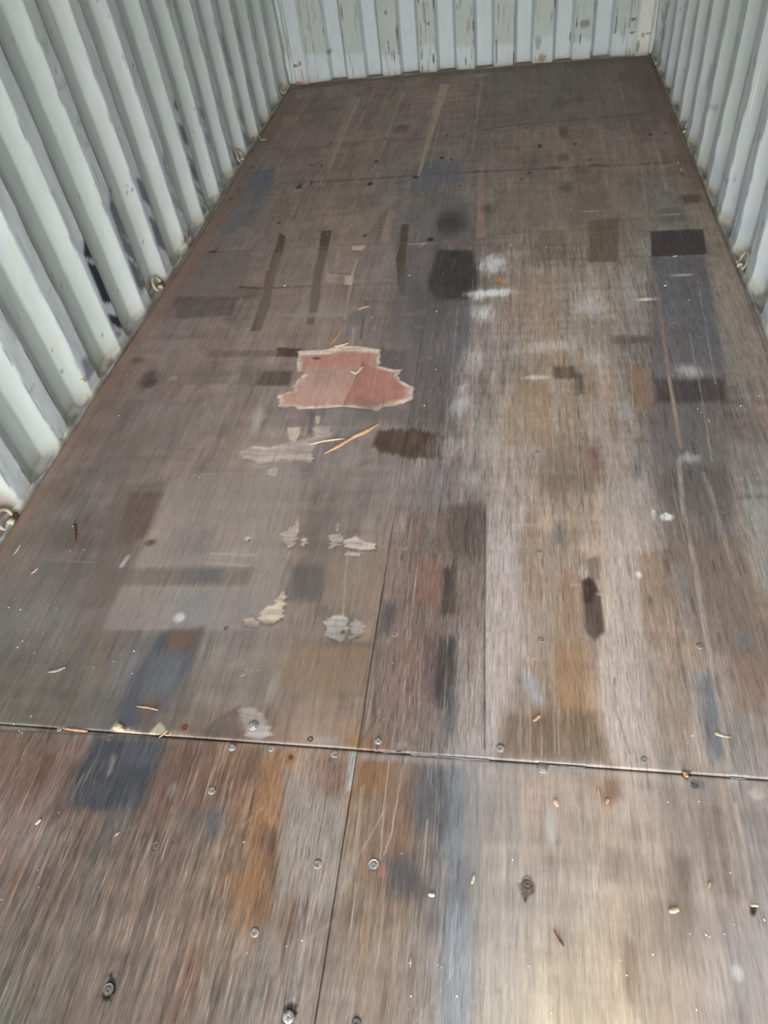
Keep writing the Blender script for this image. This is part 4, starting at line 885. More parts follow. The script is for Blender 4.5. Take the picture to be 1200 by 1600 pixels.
('P',[(-0.885,0.894),(-0.774,0.900),(-0.783,0.774),(-0.856,0.770)],(108, 108, 111),0.35,0.03,0.06,0.6,0),
('P',[(-0.856,0.770),(-0.821,0.789),(-0.802,0.690),(-0.837,0.688)],(100, 80, 67),0.55,0.02,0.06,0.5,0),
('P',[(-1.055,0.739),(-0.967,0.815),(-0.900,0.692),(-1.012,0.684)],(82, 78, 72),0.5,0.04,0.06,0.4,0),
('P',[(-0.577,1.187),(-0.486,1.202),(-0.470,1.079),(-0.564,1.069)],(87, 82, 80),0.7,0.02,0.04,0.3,0),
('P',[(-0.596,1.391),(-0.481,1.420),(-0.466,1.225),(-0.520,1.200),(-0.562,1.245)],(108, 100, 97),0.45,0.03,0.06,0.4,0),
('P',[(-0.487,1.236),(-0.305,1.253),(-0.305,1.080),(-0.465,1.073)],(130, 114, 99),0.55,0.015,0.03,0.4,0),
('P',[(-0.314,1.300),(-0.287,1.300),(-0.305,1.153),(-0.317,1.153)],(115, 97, 85),0.6,0.01,0.04,0.4,0),
('P',[(-0.630,1.304),(-0.599,1.343),(-0.593,1.382),(-0.579,1.315),(-0.578,1.260),(-0.598,1.241),(-0.620,1.276)],(96, 84, 76),0.6,0.004,0.02,0.2,0),
('P',[(-0.629,1.307),(-0.601,1.340),(-0.595,1.374),(-0.583,1.316),(-0.582,1.268),(-0.601,1.251),(-0.620,1.283)],(166, 151, 140),0.95,0.003,0.016,0.15,-0.0008),
('P',[(-0.573,1.292),(-0.550,1.288),(-0.548,1.260),(-0.563,1.251)],(95, 83, 75),0.6,0.004,0.02,0.2,0),
('P',[(-0.573,1.292),(-0.552,1.289),(-0.551,1.265),(-0.564,1.257)],(169, 155, 143),0.95,0.003,0.016,0.15,-0.0008),
('P',[(-0.488,1.307),(-0.450,1.308),(-0.449,1.263),(-0.480,1.244)],(95, 83, 75),0.6,0.004,0.02,0.2,0),
('P',[(-0.487,1.307),(-0.453,1.308),(-0.453,1.268),(-0.480,1.251)],(160, 149, 142),0.95,0.003,0.016,0.15,-0.0008),
('P',[(-0.450,1.283),(-0.419,1.305),(-0.396,1.284),(-0.348,1.272),(-0.347,1.250),(-0.390,1.244),(-0.442,1.256)],(95, 83, 75),0.6,0.004,0.02,0.2,0),
('P',[(-0.446,1.284),(-0.418,1.303),(-0.397,1.285),(-0.355,1.275),(-0.354,1.256),(-0.392,1.250),(-0.439,1.261)],(178, 163, 154),0.95,0.003,0.016,0.15,-0.0008),
('P',[(-0.440,1.239),(-0.386,1.237),(-0.385,1.226),(-0.438,1.226)],(94, 82, 74),0.6,0.004,0.02,0.2,0),
('P',[(-0.439,1.241),(-0.390,1.239),(-0.389,1.229),(-0.437,1.230)],(163, 150, 140),0.95,0.003,0.016,0.15,-0.0008),
('P',[(-0.592,1.077),(-0.573,1.110),(-0.564,1.078),(-0.560,1.008),(-0.582,0.992),(-0.606,0.987),(-0.630,1.005),(-0.620,1.044),(-0.594,1.057)],(91, 79, 71),0.6,0.004,0.02,0.2,0),
('P',[(-0.594,1.074),(-0.577,1.103),(-0.569,1.075),(-0.565,1.015),(-0.585,1.000),(-0.607,0.996),(-0.628,1.011),(-0.619,1.046),(-0.595,1.057)],(180, 164, 149),0.95,0.003,0.016,0.15,-0.0008),
('P',[(-0.669,1.005),(-0.631,1.011),(-0.616,0.989),(-0.622,0.977),(-0.664,0.987)],(90, 78, 71),0.6,0.004,0.02,0.2,0),
('P',[(-0.667,1.006),(-0.634,1.011),(-0.620,0.992),(-0.626,0.982),(-0.663,0.990)],(175, 156, 139),0.95,0.003,0.016,0.15,-0.0008),
('P',[(-0.454,1.010),(-0.433,1.034),(-0.402,1.035),(-0.386,1.017),(-0.381,0.966),(-0.399,0.943),(-0.432,0.956)],(90, 78, 70),0.6,0.004,0.02,0.2,0),
('P',[(-0.451,1.010),(-0.432,1.031),(-0.404,1.032),(-0.390,1.017),(-0.386,0.972),(-0.402,0.952),(-0.431,0.963)],(148, 141, 135),0.95,0.003,0.016,0.15,-0.0008),
('P',[(-0.385,1.011),(-0.363,1.027),(-0.343,0.998),(-0.348,0.969),(-0.376,0.953)],(89, 78, 70),0.6,0.004,0.02,0.2,0),
('P',[(-0.384,1.010),(-0.364,1.024),(-0.346,0.999),(-0.351,0.974),(-0.376,0.960)],(141, 133, 128),0.95,0.003,0.016,0.15,-0.0008),
('P',[(-0.735,1.285),(-0.718,1.288),(-0.716,1.267),(-0.731,1.269)],(96, 84, 75),0.6,0.004,0.02,0.2,0),
('P',[(-0.736,1.287),(-0.720,1.289),(-0.719,1.272),(-0.732,1.273)],(166, 156, 150),0.95,0.003,0.016,0.15,-0.0008),
('P',[(-0.475,1.351),(-0.464,1.350),(-0.465,1.314),(-0.474,1.314)],(96, 84, 76),0.6,0.004,0.02,0.2,0),
('P',[(-0.476,1.352),(-0.467,1.350),(-0.467,1.319),(-0.476,1.319)],(150, 140, 132),0.95,0.003,0.016,0.15,-0.0008),
('P',[(-0.523,0.941),(-0.315,0.944),(-0.311,0.825),(-0.363,0.815),(-0.535,0.811)],(122, 103, 86),0.6,0.01,0.02,0.4,0),
('P',[(-0.443,0.951),(-0.317,0.957),(-0.316,0.941),(-0.448,0.937)],(96, 86, 80),0.5,0.008,0.01,0.4,0),
('L',[(-0.425,1.249),(-0.420,1.160),(-0.404,1.026)],(159, 147, 137),0.6,0.004,0.4),
('P',[(-0.688,1.084),(-0.567,0.950),(-0.541,0.774),(-0.615,0.752),(-0.680,0.869)],(106, 101, 99),0.3,0.04,0.06,0.5,0),
('P',[(-0.685,0.696),(-0.650,0.737),(-0.609,0.764),(-0.606,0.720),(-0.582,0.687),(-0.672,0.681)],(90, 79, 73),0.85,0.006,0.02,0.25,0),
('P',[(-0.612,0.752),(-0.571,0.765),(-0.517,0.698),(-0.541,0.678),(-0.574,0.688)],(142, 134, 130),0.8,0.005,0.02,0.25,-0.0006),
('E',(-0.646,0.876),(130, 122, 117),0.6,0.022,0.0176,0.4,0.5),
('E',(-0.618,0.855),(129, 121, 116),0.6,0.018,0.0144,0.4,0.5),
('E',(-0.600,1.002),(133, 125, 120),0.6,0.012,0.0096,0.4,0.5),
('E',(-0.844,1.004),(188, 187, 188),0.8,0.016,0.016,0.5,0.4),
('E',(-0.542,0.828),(155, 148, 144),0.35,0.018,0.05,0.6,0.5),
('L',[(-1.068,1.204),(-1.074,1.169)],(163, 163, 165),0.8,0.012,0.3),
('P',[(-0.270,1.398),(-0.057,1.403),(-0.046,1.043),(-0.112,1.021),(-0.098,0.703),(-0.306,0.688),(-0.309,1.153),(-0.293,1.300)],(108, 92, 85),0.5,0.008,0.1,0.6,0),
('P',[(-0.163,1.191),(-0.122,1.186),(-0.118,1.045),(-0.156,1.044)],(59, 51, 50),0.8,0.012,0.1,0.4,0),
('P',[(-0.164,0.971),(-0.112,0.974),(-0.111,0.783),(-0.159,0.799)],(56, 52, 53),0.8,0.014,0.12,0.4,0),
('P',[(-0.305,1.080),(-0.260,1.066),(-0.267,0.988),(-0.308,0.978)],(74, 70, 71),0.7,0.014,0.08,0.5,0),
('P',[(-0.236,1.233),(-0.163,1.235),(-0.155,1.077),(-0.224,1.074)],(128, 95, 82),0.55,0.015,0.1,0.6,0),
('P',[(-0.274,0.965),(-0.165,0.990),(-0.165,0.798),(-0.274,0.775)],(119, 94, 83),0.4,0.02,0.12,0.7,0),
('P',[(-0.197,0.997),(-0.148,0.972),(-0.150,0.799),(-0.193,0.863)],(83, 70, 70),0.5,0.02,0.12,0.6,0),
('P',[(-0.162,1.426),(-0.059,1.454),(-0.050,1.164),(-0.151,1.258)],(86, 77, 72),0.7,0.02,0.08,0.3,0),
('P',[(-0.122,1.237),(-0.052,1.239),(-0.036,0.707),(-0.089,0.803)],(121, 109, 102),0.5,0.02,0.08,0.5,0),
('P',[(-0.106,0.835),(-0.042,0.906),(-0.035,0.697),(-0.106,0.695)],(144, 134, 129),0.75,0.02,0.08,0.4,0),
('P',[(-0.286,1.557),(-0.064,1.615),(-0.059,1.454),(-0.162,1.426),(-0.270,1.398)],(123, 117, 116),0.5,0.03,0.06,0.6,0),
('P',[(-0.123,0.826),(-0.100,0.835),(-0.106,0.692),(-0.125,0.693)],(72, 73, 78),0.6,0.012,0.08,0.4,0),
('P',[(-0.312,0.710),(-0.273,0.713),(-0.280,0.682),(-0.312,0.680)],(116, 89, 67),0.6,0.01,0.02,0.4,0),
('L',[(-0.058,1.428),(-0.048,1.174),(-0.044,0.978),(-0.035,0.703)],(42, 36, 33),0.85,0.004,0.15),
('P',[(-0.053,1.466),(0.019,1.494),(0.041,1.178),(0.040,0.894),(-0.012,0.754),(-0.033,0.706)],(165, 154, 149),0.6,0.006,0.08,0.5,0),
('P',[(-0.041,1.331),(0.029,1.333),(0.029,1.177),(-0.032,1.175)],(176, 170, 168),0.4,0.03,0.08,0.5,0),
('P',[(0.254,1.510),(0.400,1.533),(0.383,1.254),(0.376,1.073),(0.346,0.832),(0.302,0.711),(0.217,0.697),(0.218,0.905),(0.255,1.186)],(172, 160, 153),0.55,0.015,0.1,0.5,0),
('P',[(0.037,1.333),(0.191,1.342),(0.195,1.248),(0.247,1.186),(0.216,0.974),(0.199,0.823),(0.217,0.705),(-0.004,0.702),(0.009,0.794),(0.067,0.896),(0.045,1.077)],(133, 116, 101),0.5,0.02,0.12,0.6,0),
('P',[(0.094,1.387),(0.202,1.390),(0.200,1.352),(0.093,1.349)],(177, 155, 130),0.45,0.02,0.03,0.5,0),
('P',[(0.128,0.987),(0.194,0.972),(0.202,0.855),(0.208,0.747),(0.119,0.741),(0.121,0.882)],(145, 111, 79),0.6,0.03,0.1,0.6,0),
('P',[(0.122,1.181),(0.184,1.204),(0.184,1.064),(0.151,1.006),(0.131,1.061)],(147, 112, 88),0.45,0.03,0.1,0.7,0),
('P',[(0.133,1.371),(0.159,1.372),(0.159,1.291),(0.132,1.290)],(102, 98, 101),0.6,0.015,0.05,0.5,0),
('P',[(0.002,0.791),(0.207,0.808),(0.228,0.683),(-0.004,0.685)],(103, 86, 71),0.65,0.02,0.04,0.4,0),
('P',[(0.045,0.912),(0.089,0.906),(0.082,0.815),(0.009,0.794),(0.023,0.876)],(119, 101, 87),0.5,0.02,0.08,0.5,0),
('P',[(0.198,1.174),(0.223,1.185),(0.239,1.125),(0.242,1.020),(0.217,0.988),(0.197,1.018),(0.197,1.103)],(88, 74, 67),0.88,0.006,0.02,0.25,0),
('P',[(0.198,1.167),(0.223,1.181),(0.230,1.134),(0.217,1.094),(0.199,1.103)],(59, 44, 37),0.8,0.01,0.02,0.3,0),
('P',[(0.210,1.239),(0.244,1.254),(0.243,1.175),(0.218,1.174)],(122, 107, 97),0.8,0.006,0.02,0.3,0),
('E',(0.200,1.199),(177, 170, 164),0.8,0.014,0.028,0.4,0.3),
('L',[(0.170,1.154),(0.189,1.153)],(178, 170, 161),0.6,0.006,0.7),
('L',[(0.230,1.128),(0.260,1.122)],(178, 170, 161),0.6,0.006,0.7),
('P',[(0.349,1.264),(0.393,1.272),(0.391,1.074),(0.362,0.964),(0.328,0.997),(0.338,1.189)],(141, 119, 101),0.7,0.012,0.08,0.5,0),
('P',[(0.320,0.997),(0.395,1.019),(0.392,0.718),(0.314,0.705)],(138, 121, 106),0.5,0.02,0.1,0.6,0),
('P',[(0.437,1.235),(0.464,1.236),(0.463,1.041),(0.443,1.004),(0.420,1.094)],(134, 131, 133),0.4,0.02,0.08,0.6,0),
('P',[(0.426,0.917),(0.470,0.923),(0.464,0.723),(0.428,0.704)],(104, 107, 114),0.75,0.015,0.08,0.5,0),
('P',[(0.512,0.956),(0.598,0.978),(0.563,0.817),(0.500,0.824)],(129, 108, 93),0.6,0.02,0.06,0.5,0),
('P',[(0.461,0.825),(0.539,0.822),(0.523,0.687),(0.450,0.688)],(126, 120, 116),0.5,0.03,0.06,0.5,0),
('P',[(0.514,1.043),(0.611,1.039),(0.598,0.978),(0.530,0.982)],(115, 109, 107),0.5,0.02,0.03,0.5,0),
('L',[(0.495,1.619),(0.479,1.415),(0.478,1.215),(0.470,0.988),(0.469,0.810),(0.464,0.696)],(165, 151, 142),0.75,0.012,0.5),
('L',[(0.556,1.566),(0.565,1.370),(0.569,1.239)],(153, 141, 131),0.6,0.01,0.5),
('L',[(0.415,1.277),(0.410,1.075),(0.402,0.916)],(122, 91, 64),0.5,0.006,0.6),
('L',[(0.253,0.890),(0.249,0.810),(0.269,0.709)],(117, 92, 78),0.6,0.004,0.5),
('L',[(0.278,1.317),(0.271,1.187),(0.265,0.994)],(181, 154, 124),0.6,0.004,0.5),
('P',[(0.045,0.908),(0.064,0.899),(0.094,0.828),(0.082,0.812),(0.049,0.845)],(157, 157, 162),0.7,0.012,0.05,0.6,0),
('P',[(0.023,0.860),(0.124,0.882),(0.122,0.817),(0.023,0.803)],(146, 140, 139),0.35,0.03,0.05,0.8,0),
('E',(0.435,1.395),(229, 228, 224),0.9,0.022,0.016,0.5,0.9),
('E',(0.399,1.408),(199, 193, 187),0.7,0.008,0.03,0.5,0.6),
('E',(0.339,1.194),(223, 220, 216),0.9,0.008,0.012,0.5,0.5),
('L',[(-0.003,0.797),(0.000,0.691)],(156, 141, 127),0.6,0.003,0.6),
('L',[(0.040,0.799),(0.041,0.694)],(157, 142, 128),0.6,0.003,0.6),
('L',[(0.063,0.801),(0.063,0.696)],(157, 142, 128),0.6,0.003,0.6),
('L',[(0.088,0.803),(0.087,0.698)],(158, 142, 128),0.6,0.003,0.6),
('L',[(0.116,0.804),(0.114,0.700)],(158, 143, 129),0.6,0.003,0.6),
('L',[(0.124,0.805),(0.122,0.700)],(158, 143, 129),0.6,0.003,0.6),
('L',[(0.147,0.807),(0.143,0.702)],(158, 143, 129),0.6,0.003,0.6),
('L',[(0.062,1.058),(0.064,0.814)],(162, 148, 138),0.5,0.0022,0.8),
('L',[(0.121,1.061),(0.115,0.786)],(162, 148, 138),0.5,0.0022,0.8),
('L',[(-0.247,1.167),(-0.217,0.702)],(159, 146, 136),0.5,0.0022,0.8),
('L',[(-0.195,0.969),(-0.185,0.704)],(157, 143, 133),0.5,0.0022,0.8),
('L',[(-0.229,1.256),(-0.227,0.968)],(165, 152, 141),0.5,0.0022,0.8),
('L',[(-0.132,0.973),(-0.128,0.693)],(157, 143, 133),0.5,0.0022,0.8),
('L',[(-0.300,0.856),(-0.300,0.695)],(154, 141, 131),0.5,0.0022,0.8),
('L',[(-0.239,0.826),(-0.238,0.685)],(154, 141, 131),0.5,0.0022,0.8),
('P',[(-1.179,0.647),(-0.968,0.659),(-0.947,0.500),(-1.045,0.397)],(97, 78, 69),0.5,0.01,0.16,0.7,0),
('P',[(-1.047,0.609),(-1.015,0.604),(-1.015,0.525),(-1.047,0.531)],(79, 55, 44),0.7,0.012,0.1,0.5,0),
('P',[(-0.989,0.598),(-0.946,0.602),(-0.933,0.460),(-0.977,0.442)],(73, 60, 55),0.5,0.02,0.14,0.6,0),
('P',[(-0.938,0.665),(-0.759,0.667),(-0.764,0.586),(-0.770,0.503),(-0.867,0.499),(-0.935,0.498),(-0.944,0.587)],(55, 57, 62),0.85,0.014,0.05,0.3,0),
('P',[(-0.862,0.670),(-0.768,0.661),(-0.777,0.600),(-0.833,0.603)],(78, 81, 87),0.5,0.02,0.05,0.5,0),
('P',[(-0.880,0.622),(-0.869,0.623),(-0.866,0.578),(-0.875,0.577)],(121, 117, 107),0.6,0.006,0.03,0.5,0),
('P',[(-0.823,0.503),(-0.766,0.529),(-0.804,0.419),(-0.849,0.389)],(78, 75, 74),0.5,0.03,0.08,0.5,0),
('P',[(-0.757,0.662),(-0.651,0.662),(-0.658,0.538),(-0.740,0.487)],(99, 77, 66),0.6,0.02,0.14,0.6,0),
('P',[(-0.712,0.658),(-0.668,0.656),(-0.671,0.579),(-0.703,0.584)],(81, 59, 48),0.6,0.015,0.1,0.5,0),
('P',[(-0.670,0.509),(-0.568,0.531),(-0.578,0.464),(-0.632,0.459)],(82, 74, 73),0.6,0.03,0.1,0.5,0),
('P',[(-0.606,0.501),(-0.584,0.510),(-0.580,0.462),(-0.597,0.460)],(78, 81, 87),0.6,0.01,0.05,0.4,0),
('P',[(-1.079,0.461),(-0.992,0.503),(-0.965,0.417),(-1.006,0.381)],(112, 101, 96),0.5,0.03,0.12,0.6,0),
('P',[(-0.852,0.364),(-0.790,0.420),(-0.777,0.289),(-0.833,0.261)],(96, 86, 79),0.4,0.03,0.16,0.6,0),
('P',[(-0.703,0.378),(-0.653,0.395),(-0.656,0.236),(-0.696,0.222)],(75, 63, 57),0.45,0.02,0.2,0.7,0),
('P',[(-0.856,0.440),(-0.821,0.443),(-0.813,0.308),(-0.845,0.317)],(74, 65, 60),0.45,0.02,0.18,0.7,0),
('P',[(-0.542,0.650),(-0.474,0.653),(-0.448,0.501),(-0.478,0.445),(-0.518,0.535)],(125, 92, 65),0.7,0.02,0.14,0.5,0),
('P',[(-0.574,0.660),(-0.526,0.661),(-0.528,0.597),(-0.558,0.588)],(83, 63, 52),0.55,0.015,0.1,0.5,0),
('P',[(-0.486,0.488),(-0.454,0.491),(-0.443,0.400),(-0.472,0.397)],(61, 46, 39),0.7,0.012,0.14,0.5,0),
('P',[(-0.549,0.390),(-0.452,0.450),(-0.428,0.324),(-0.464,0.288),(-0.524,0.337)],(118, 84, 57),0.75,0.02,0.12,0.5,0),
('P',[(-0.585,0.265),(-0.545,0.258),(-0.536,0.169),(-0.570,0.146)],(99, 69, 52),0.5,0.02,0.14,0.6,0),
('P',[(-0.468,0.624),(-0.320,0.579),(-0.303,0.358),(-0.427,0.367),(-0.445,0.489)],(126, 117, 111),0.7,0.015,0.12,0.3,0),
('P',[(-0.427,0.671),(-0.332,0.671),(-0.327,0.578),(-0.422,0.578)],(116, 97, 86),0.55,0.015,0.1,0.5,0),
('P',[(-0.388,0.659),(-0.336,0.648),(-0.335,0.578),(-0.379,0.574)],(105, 80, 68),0.5,0.015,0.08,0.6,0),
('P',[(-0.460,0.332),(-0.309,0.336),(-0.309,0.175),(-0.423,0.162)],(106, 99, 94),0.4,0.02,0.2,0.6,0),
('P',[(-0.419,0.347),(-0.380,0.373),(-0.370,0.297),(-0.410,0.283)],(93, 70, 56),0.5,0.02,0.14,0.6,0),
('P',[(-0.520,0.360),(-0.475,0.364),(-0.478,0.255),(-0.508,0.252)],(112, 97, 82),0.4,0.03,0.15,0.6,0),
('P',[(-0.331,0.675),(-0.311,0.674),(-0.313,0.586),(-0.325,0.581)],(143, 138, 134),0.95,0.003,0.006,0.1,0),
('P',[(-0.307,0.665),(-0.246,0.661),(-0.219,0.601),(-0.242,0.583),(-0.302,0.594)],(119, 87, 62),0.8,0.015,0.06,0.4,0),
('P',[(-0.251,0.655),(-0.181,0.653),(-0.172,0.451),(-0.267,0.384),(-0.294,0.528)],(115, 92, 76),0.5,0.02,0.12,0.5,0),
('P',[(-0.179,0.639),(-0.112,0.658),(-0.094,0.584),(-0.112,0.503),(-0.152,0.512),(-0.185,0.563)],(80, 79, 82),0.75,0.025,0.08,0.4,0),
('P',[(-0.112,0.665),(-0.081,0.654),(-0.055,0.462),(-0.052,0.203),(-0.095,0.199),(-0.090,0.401),(-0.098,0.532)],(108, 111, 117),0.6,0.015,0.08,0.5,0),
('P',[(-0.099,0.367),(-0.058,0.382),(-0.044,0.204),(-0.093,0.199)],(130, 132, 137),0.6,0.015,0.15,0.6,0),
('P',[(-0.077,0.654),(-0.041,0.659),(-0.031,0.407),(-0.055,0.382)],(123, 118, 114),0.6,0.012,0.08,0.5,0),
('P',[(-0.085,0.471),(-0.056,0.474),(-0.058,0.382),(-0.081,0.402)],(94, 93, 94),0.6,0.012,0.08,0.5,0),
('P',[(-0.228,0.456),(-0.160,0.467),(-0.135,0.410),(-0.155,0.384),(-0.211,0.387)],(69, 68, 69),0.7,0.02,0.07,0.4,0),
('P',[(-0.238,0.438),(-0.225,0.446),(-0.217,0.428),(-0.223,0.416),(-0.234,0.422)],(124, 88, 75),0.9,0.006,0.02,0.2,0),
('P',[(-0.304,0.381),(-0.267,0.384),(-0.269,0.318),(-0.305,0.314)],(92, 75, 66),0.45,0.02,0.1,0.6,0),
('P',[(-0.254,0.341),(-0.242,0.342),(-0.239,0.259),(-0.250,0.258)],(120, 95, 71),0.5,0.012,0.15,0.6,0),
('P',[(-0.280,0.275),(-0.101,0.314),(-0.098,0.198),(-0.304,0.176)],(119, 105, 96),0.35,0.03,0.15,0.5,0),
('P',[(-0.469,0.365),(-0.448,0.367),(-0.441,0.279),(-0.453,0.278)],(79, 56, 41),0.4,0.015,0.15,0.6,0),
('L',[(-0.043,0.668),(-0.037,0.576),(-0.028,0.453),(-0.027,0.364)],(157, 142, 128),0.75,0.0024,0.55),
('L',[(-0.210,0.649),(-0.217,0.509),(-0.227,0.464)],(156, 142, 128),0.75,0.0018,0.55),
('L',[(-0.240,0.656),(-0.239,0.559),(-0.233,0.452)],(157, 142, 128),0.75,0.0024,0.55),
('L',[(-0.287,0.602),(-0.282,0.465)],(156, 142, 127),0.75,0.0018,0.55),
('L',[(-0.292,0.595),(-0.286,0.405)],(155, 140, 126),0.75,0.0018,0.55),
('L',[(-0.146,0.540),(-0.147,0.430)],(155, 141, 126),0.75,0.0018,0.55),
('L',[(0.257,0.626),(0.256,0.538),(0.257,0.434),(0.253,0.350)],(160, 145, 130),0.75,0.0018,0.55),
('L',[(0.144,0.637),(0.142,0.498)],(161, 146, 131),0.75,0.0018,0.55),
('L',[(0.054,0.616),(0.050,0.448)],(158, 144, 129),0.75,0.0018,0.55),
('L',[(0.442,0.671),(0.435,0.542),(0.427,0.429),(0.427,0.329),(0.422,0.256)],(163, 146, 131),0.75,0.0021,0.55),
('L',[(0.155,0.658),(0.155,0.628)],(164, 148, 133),0.75,0.0024,0.55),
('L',[(-0.275,0.406),(-0.272,0.297),(-0.271,0.217)],(149, 134, 121),0.75,0.0018,0.55),
('L',[(-0.162,0.329),(-0.160,0.268)],(149, 135, 121),0.75,0.0012,0.55),
('L',[(-0.234,0.559),(-0.263,0.492),(-0.286,0.441),(-0.305,0.386)],(145, 140, 134),0.56,0.0028,0.6),
('L',[(-0.235,0.556),(-0.277,0.448),(-0.302,0.383)],(145, 139, 134),0.48,0.0021,0.6),
('L',[(-0.065,0.300),(-0.097,0.250),(-0.142,0.193)],(139, 133, 129),0.64,0.00245,0.6),
('L',[(0.056,0.395),(0.025,0.329)],(144, 138, 133),0.4,0.0028,0.6),
('L',[(-0.309,0.336),(-0.352,0.299),(-0.380,0.205)],(139, 134, 129),0.28,0.007,0.6),
('L',[(-0.375,0.351),(-0.355,0.267),(-0.357,0.207)],(139, 133, 129),0.32,0.0056,0.6),
('L',[(0.067,0.467),(0.146,0.478),(0.206,0.481)],(149, 143, 137),0.32,0.0049,0.6),
('L',[(-0.530,0.494),(-0.498,0.534)],(147, 141, 136),0.4,0.0021,0.6),
('L',[(0.234,0.678),(0.024,0.607)],(154, 148, 142),0.24,0.0028,0.6),
('L',[(0.261,0.457),(0.259,0.293)],(148, 141, 136),0.24,0.0028,0.6),
('L',[(0.395,0.470),(0.375,0.403)],(152, 145, 140),0.48,0.0014,0.6),
('P',[(0.457,0.629),(0.465,0.624),(0.467,0.556),(0.458,0.454),(0.464,0.438),(0.453,0.435),(0.456,0.532)],(162, 149, 137),0.85,0.004,0.02,0.2,0),
('P',[(0.213,0.659),(0.240,0.658),(0.245,0.625),(0.215,0.594),(0.202,0.621)],(116, 88, 69),0.75,0.012,0.05,0.4,0),
('P',[(0.321,0.520),(0.361,0.512),(0.353,0.412),(0.327,0.376),(0.314,0.440)],(108, 93, 83),0.75,0.015,0.07,0.4,0),
('P',[(0.227,0.368),(0.245,0.360),(0.230,0.248),(0.217,0.288)],(121, 98, 83),0.7,0.01,0.08,0.4,0),
('P',[(0.208,0.510),(0.241,0.507),(0.226,0.454),(0.204,0.463)],(112, 101, 90),0.6,0.02,0.05,0.5,0),
('P',[(0.325,0.638),(0.381,0.643),(0.374,0.525),(0.329,0.532)],(118, 105, 95),0.4,0.03,0.08,0.6,0),
('P',[(0.387,0.683),(0.436,0.680),(0.415,0.626),(0.374,0.635)],(121, 118, 117),0.6,0.02,0.03,0.4,0),
('P',[(0.293,0.438),(0.368,0.413),(0.342,0.320),(0.291,0.334)],(122, 110, 100),0.4,0.03,0.1,0.5,0),
('P',[(0.397,0.395),(0.476,0.413),(0.446,0.276),(0.393,0.262)],(124, 122, 124),0.4,0.04,0.1,0.5,0),
('P',[(-0.049,0.615),(0.024,0.620),(0.018,0.529),(-0.038,0.512)],(123, 119, 116),0.4,0.04,0.08,0.6,0),
('P',[(0.080,0.255),(0.179,0.284),(0.196,0.231),(0.047,0.214)],(160, 148, 131),0.3,0.04,0.08,0.4,0),
('E',(0.101,0.556),(162, 157, 149),0.8,0.011,0.045,0.5,0.4),
('E',(0.097,0.524),(156, 149, 142),0.5,0.008,0.02,0.5,0.4),
('E',(0.504,0.644),(181, 172, 166),0.7,0.014,0.012,0.4,0.4),
('E',(0.409,0.328),(182, 177, 175),0.7,0.01,0.016,0.5,0.5),
('E',(0.398,0.657),(104, 99, 97),0.7,0.014,0.012,0.4,0.4),
('P',[(-0.909,0.683),(-0.901,0.703),(-0.873,0.689),(-0.833,0.679),(-0.811,0.679),(-0.793,0.710),(-0.762,0.684),(-0.820,0.673),(-0.877,0.674)],(164, 152, 135),0.95,0.003,0.012,0.2,0),
('P',[(-0.762,0.677),(-0.703,0.678),(-0.705,0.685),(-0.765,0.693)],(135, 124, 114),0.6,0.004,0.01,0.4,0),
('P',[(-1.196,0.679),(-1.095,0.681),(-1.096,0.666),(-1.188,0.663)],(124, 119, 114),0.6,0.006,0.01,0.4,0),
('P',[(-0.579,0.678),(-0.313,0.687),(-0.311,0.677),(-0.577,0.669)],(131, 124, 119),0.6,0.006,0.008,0.4,0),
('P',[(-0.419,0.702),(-0.359,0.703),(-0.363,0.683),(-0.415,0.683)],(138, 130, 124),0.7,0.004,0.01,0.3,0),
('P',[(-0.337,0.703),(-0.314,0.705),(-0.315,0.685),(-0.334,0.685)],(132, 99, 67),0.8,0.004,0.006,0.3,0),
('P',[(-0.310,0.671),(0.024,0.676),(0.234,0.678),(0.233,0.661),(0.024,0.662),(-0.308,0.656)],(133, 127, 125),0.6,0.008,0.01,0.4,0),
('P',[(0.064,0.682),(0.209,0.684),(0.214,0.670),(0.117,0.666)],(150, 144, 141),0.6,0.008,0.01,0.4,0),
('P',[(0.461,0.679),(0.495,0.682),(0.493,0.669),(0.459,0.669)],(169, 164, 159),0.8,0.005,0.01,0.3,0),
('P',[(0.493,0.661),(0.523,0.661),(0.521,0.647),(0.493,0.645)],(156, 148, 141),0.4,0.008,0.01,0.3,0),
('P',[(-0.711,0.214),(-0.699,0.201),(-0.694,0.183),(-0.699,0.168),(-0.713,0.169),(-0.715,0.186)],(30, 23, 21),1,0.003,0.01,0.1,-0.003),
('P',[(-0.374,0.194),(-0.367,0.202),(-0.356,0.200),(-0.351,0.187),(-0.352,0.168),(-0.368,0.167)],(40, 35, 33),1,0.003,0.01,0.1,-0.002),
('P',[(0.037,0.440),(0.051,0.447),(0.068,0.441),(0.068,0.425),(0.056,0.413),(0.044,0.414),(0.038,0.427)],(100, 87, 79),0.9,0.003,0.006,0.2,-0.001),
('L',[(0.039,0.439),(0.051,0.446),(0.063,0.444)],(164, 149, 133),0.9,0.004,0.1),
('P',[(0.369,0.683),(0.387,0.684),(0.384,0.675),(0.377,0.665),(0.370,0.672)],(61, 43, 35),1,0.003,0.006,0.1,-0.002),
('P',[(0.450,0.439),(0.464,0.440),(0.461,0.429),(0.455,0.421),(0.450,0.423)],(48, 39, 33),1,0.003,0.006,0.1,-0.002),
('E',(0.050,0.409),(42, 36, 32),0.9,0.004,0.006,0.3,0.1),
('P',[(-0.233,0.696),(-0.208,0.702),(-0.207,0.687),(-0.215,0.663),(-0.224,0.668)],(123, 110, 103),0.8,0.003,0.006,0.2,-0.001),
('P',[(0.064,0.676),(0.088,0.686),(0.106,0.671),(0.100,0.651),(0.074,0.649)],(149, 143, 140),0.85,0.004,0.008,0.3,0),
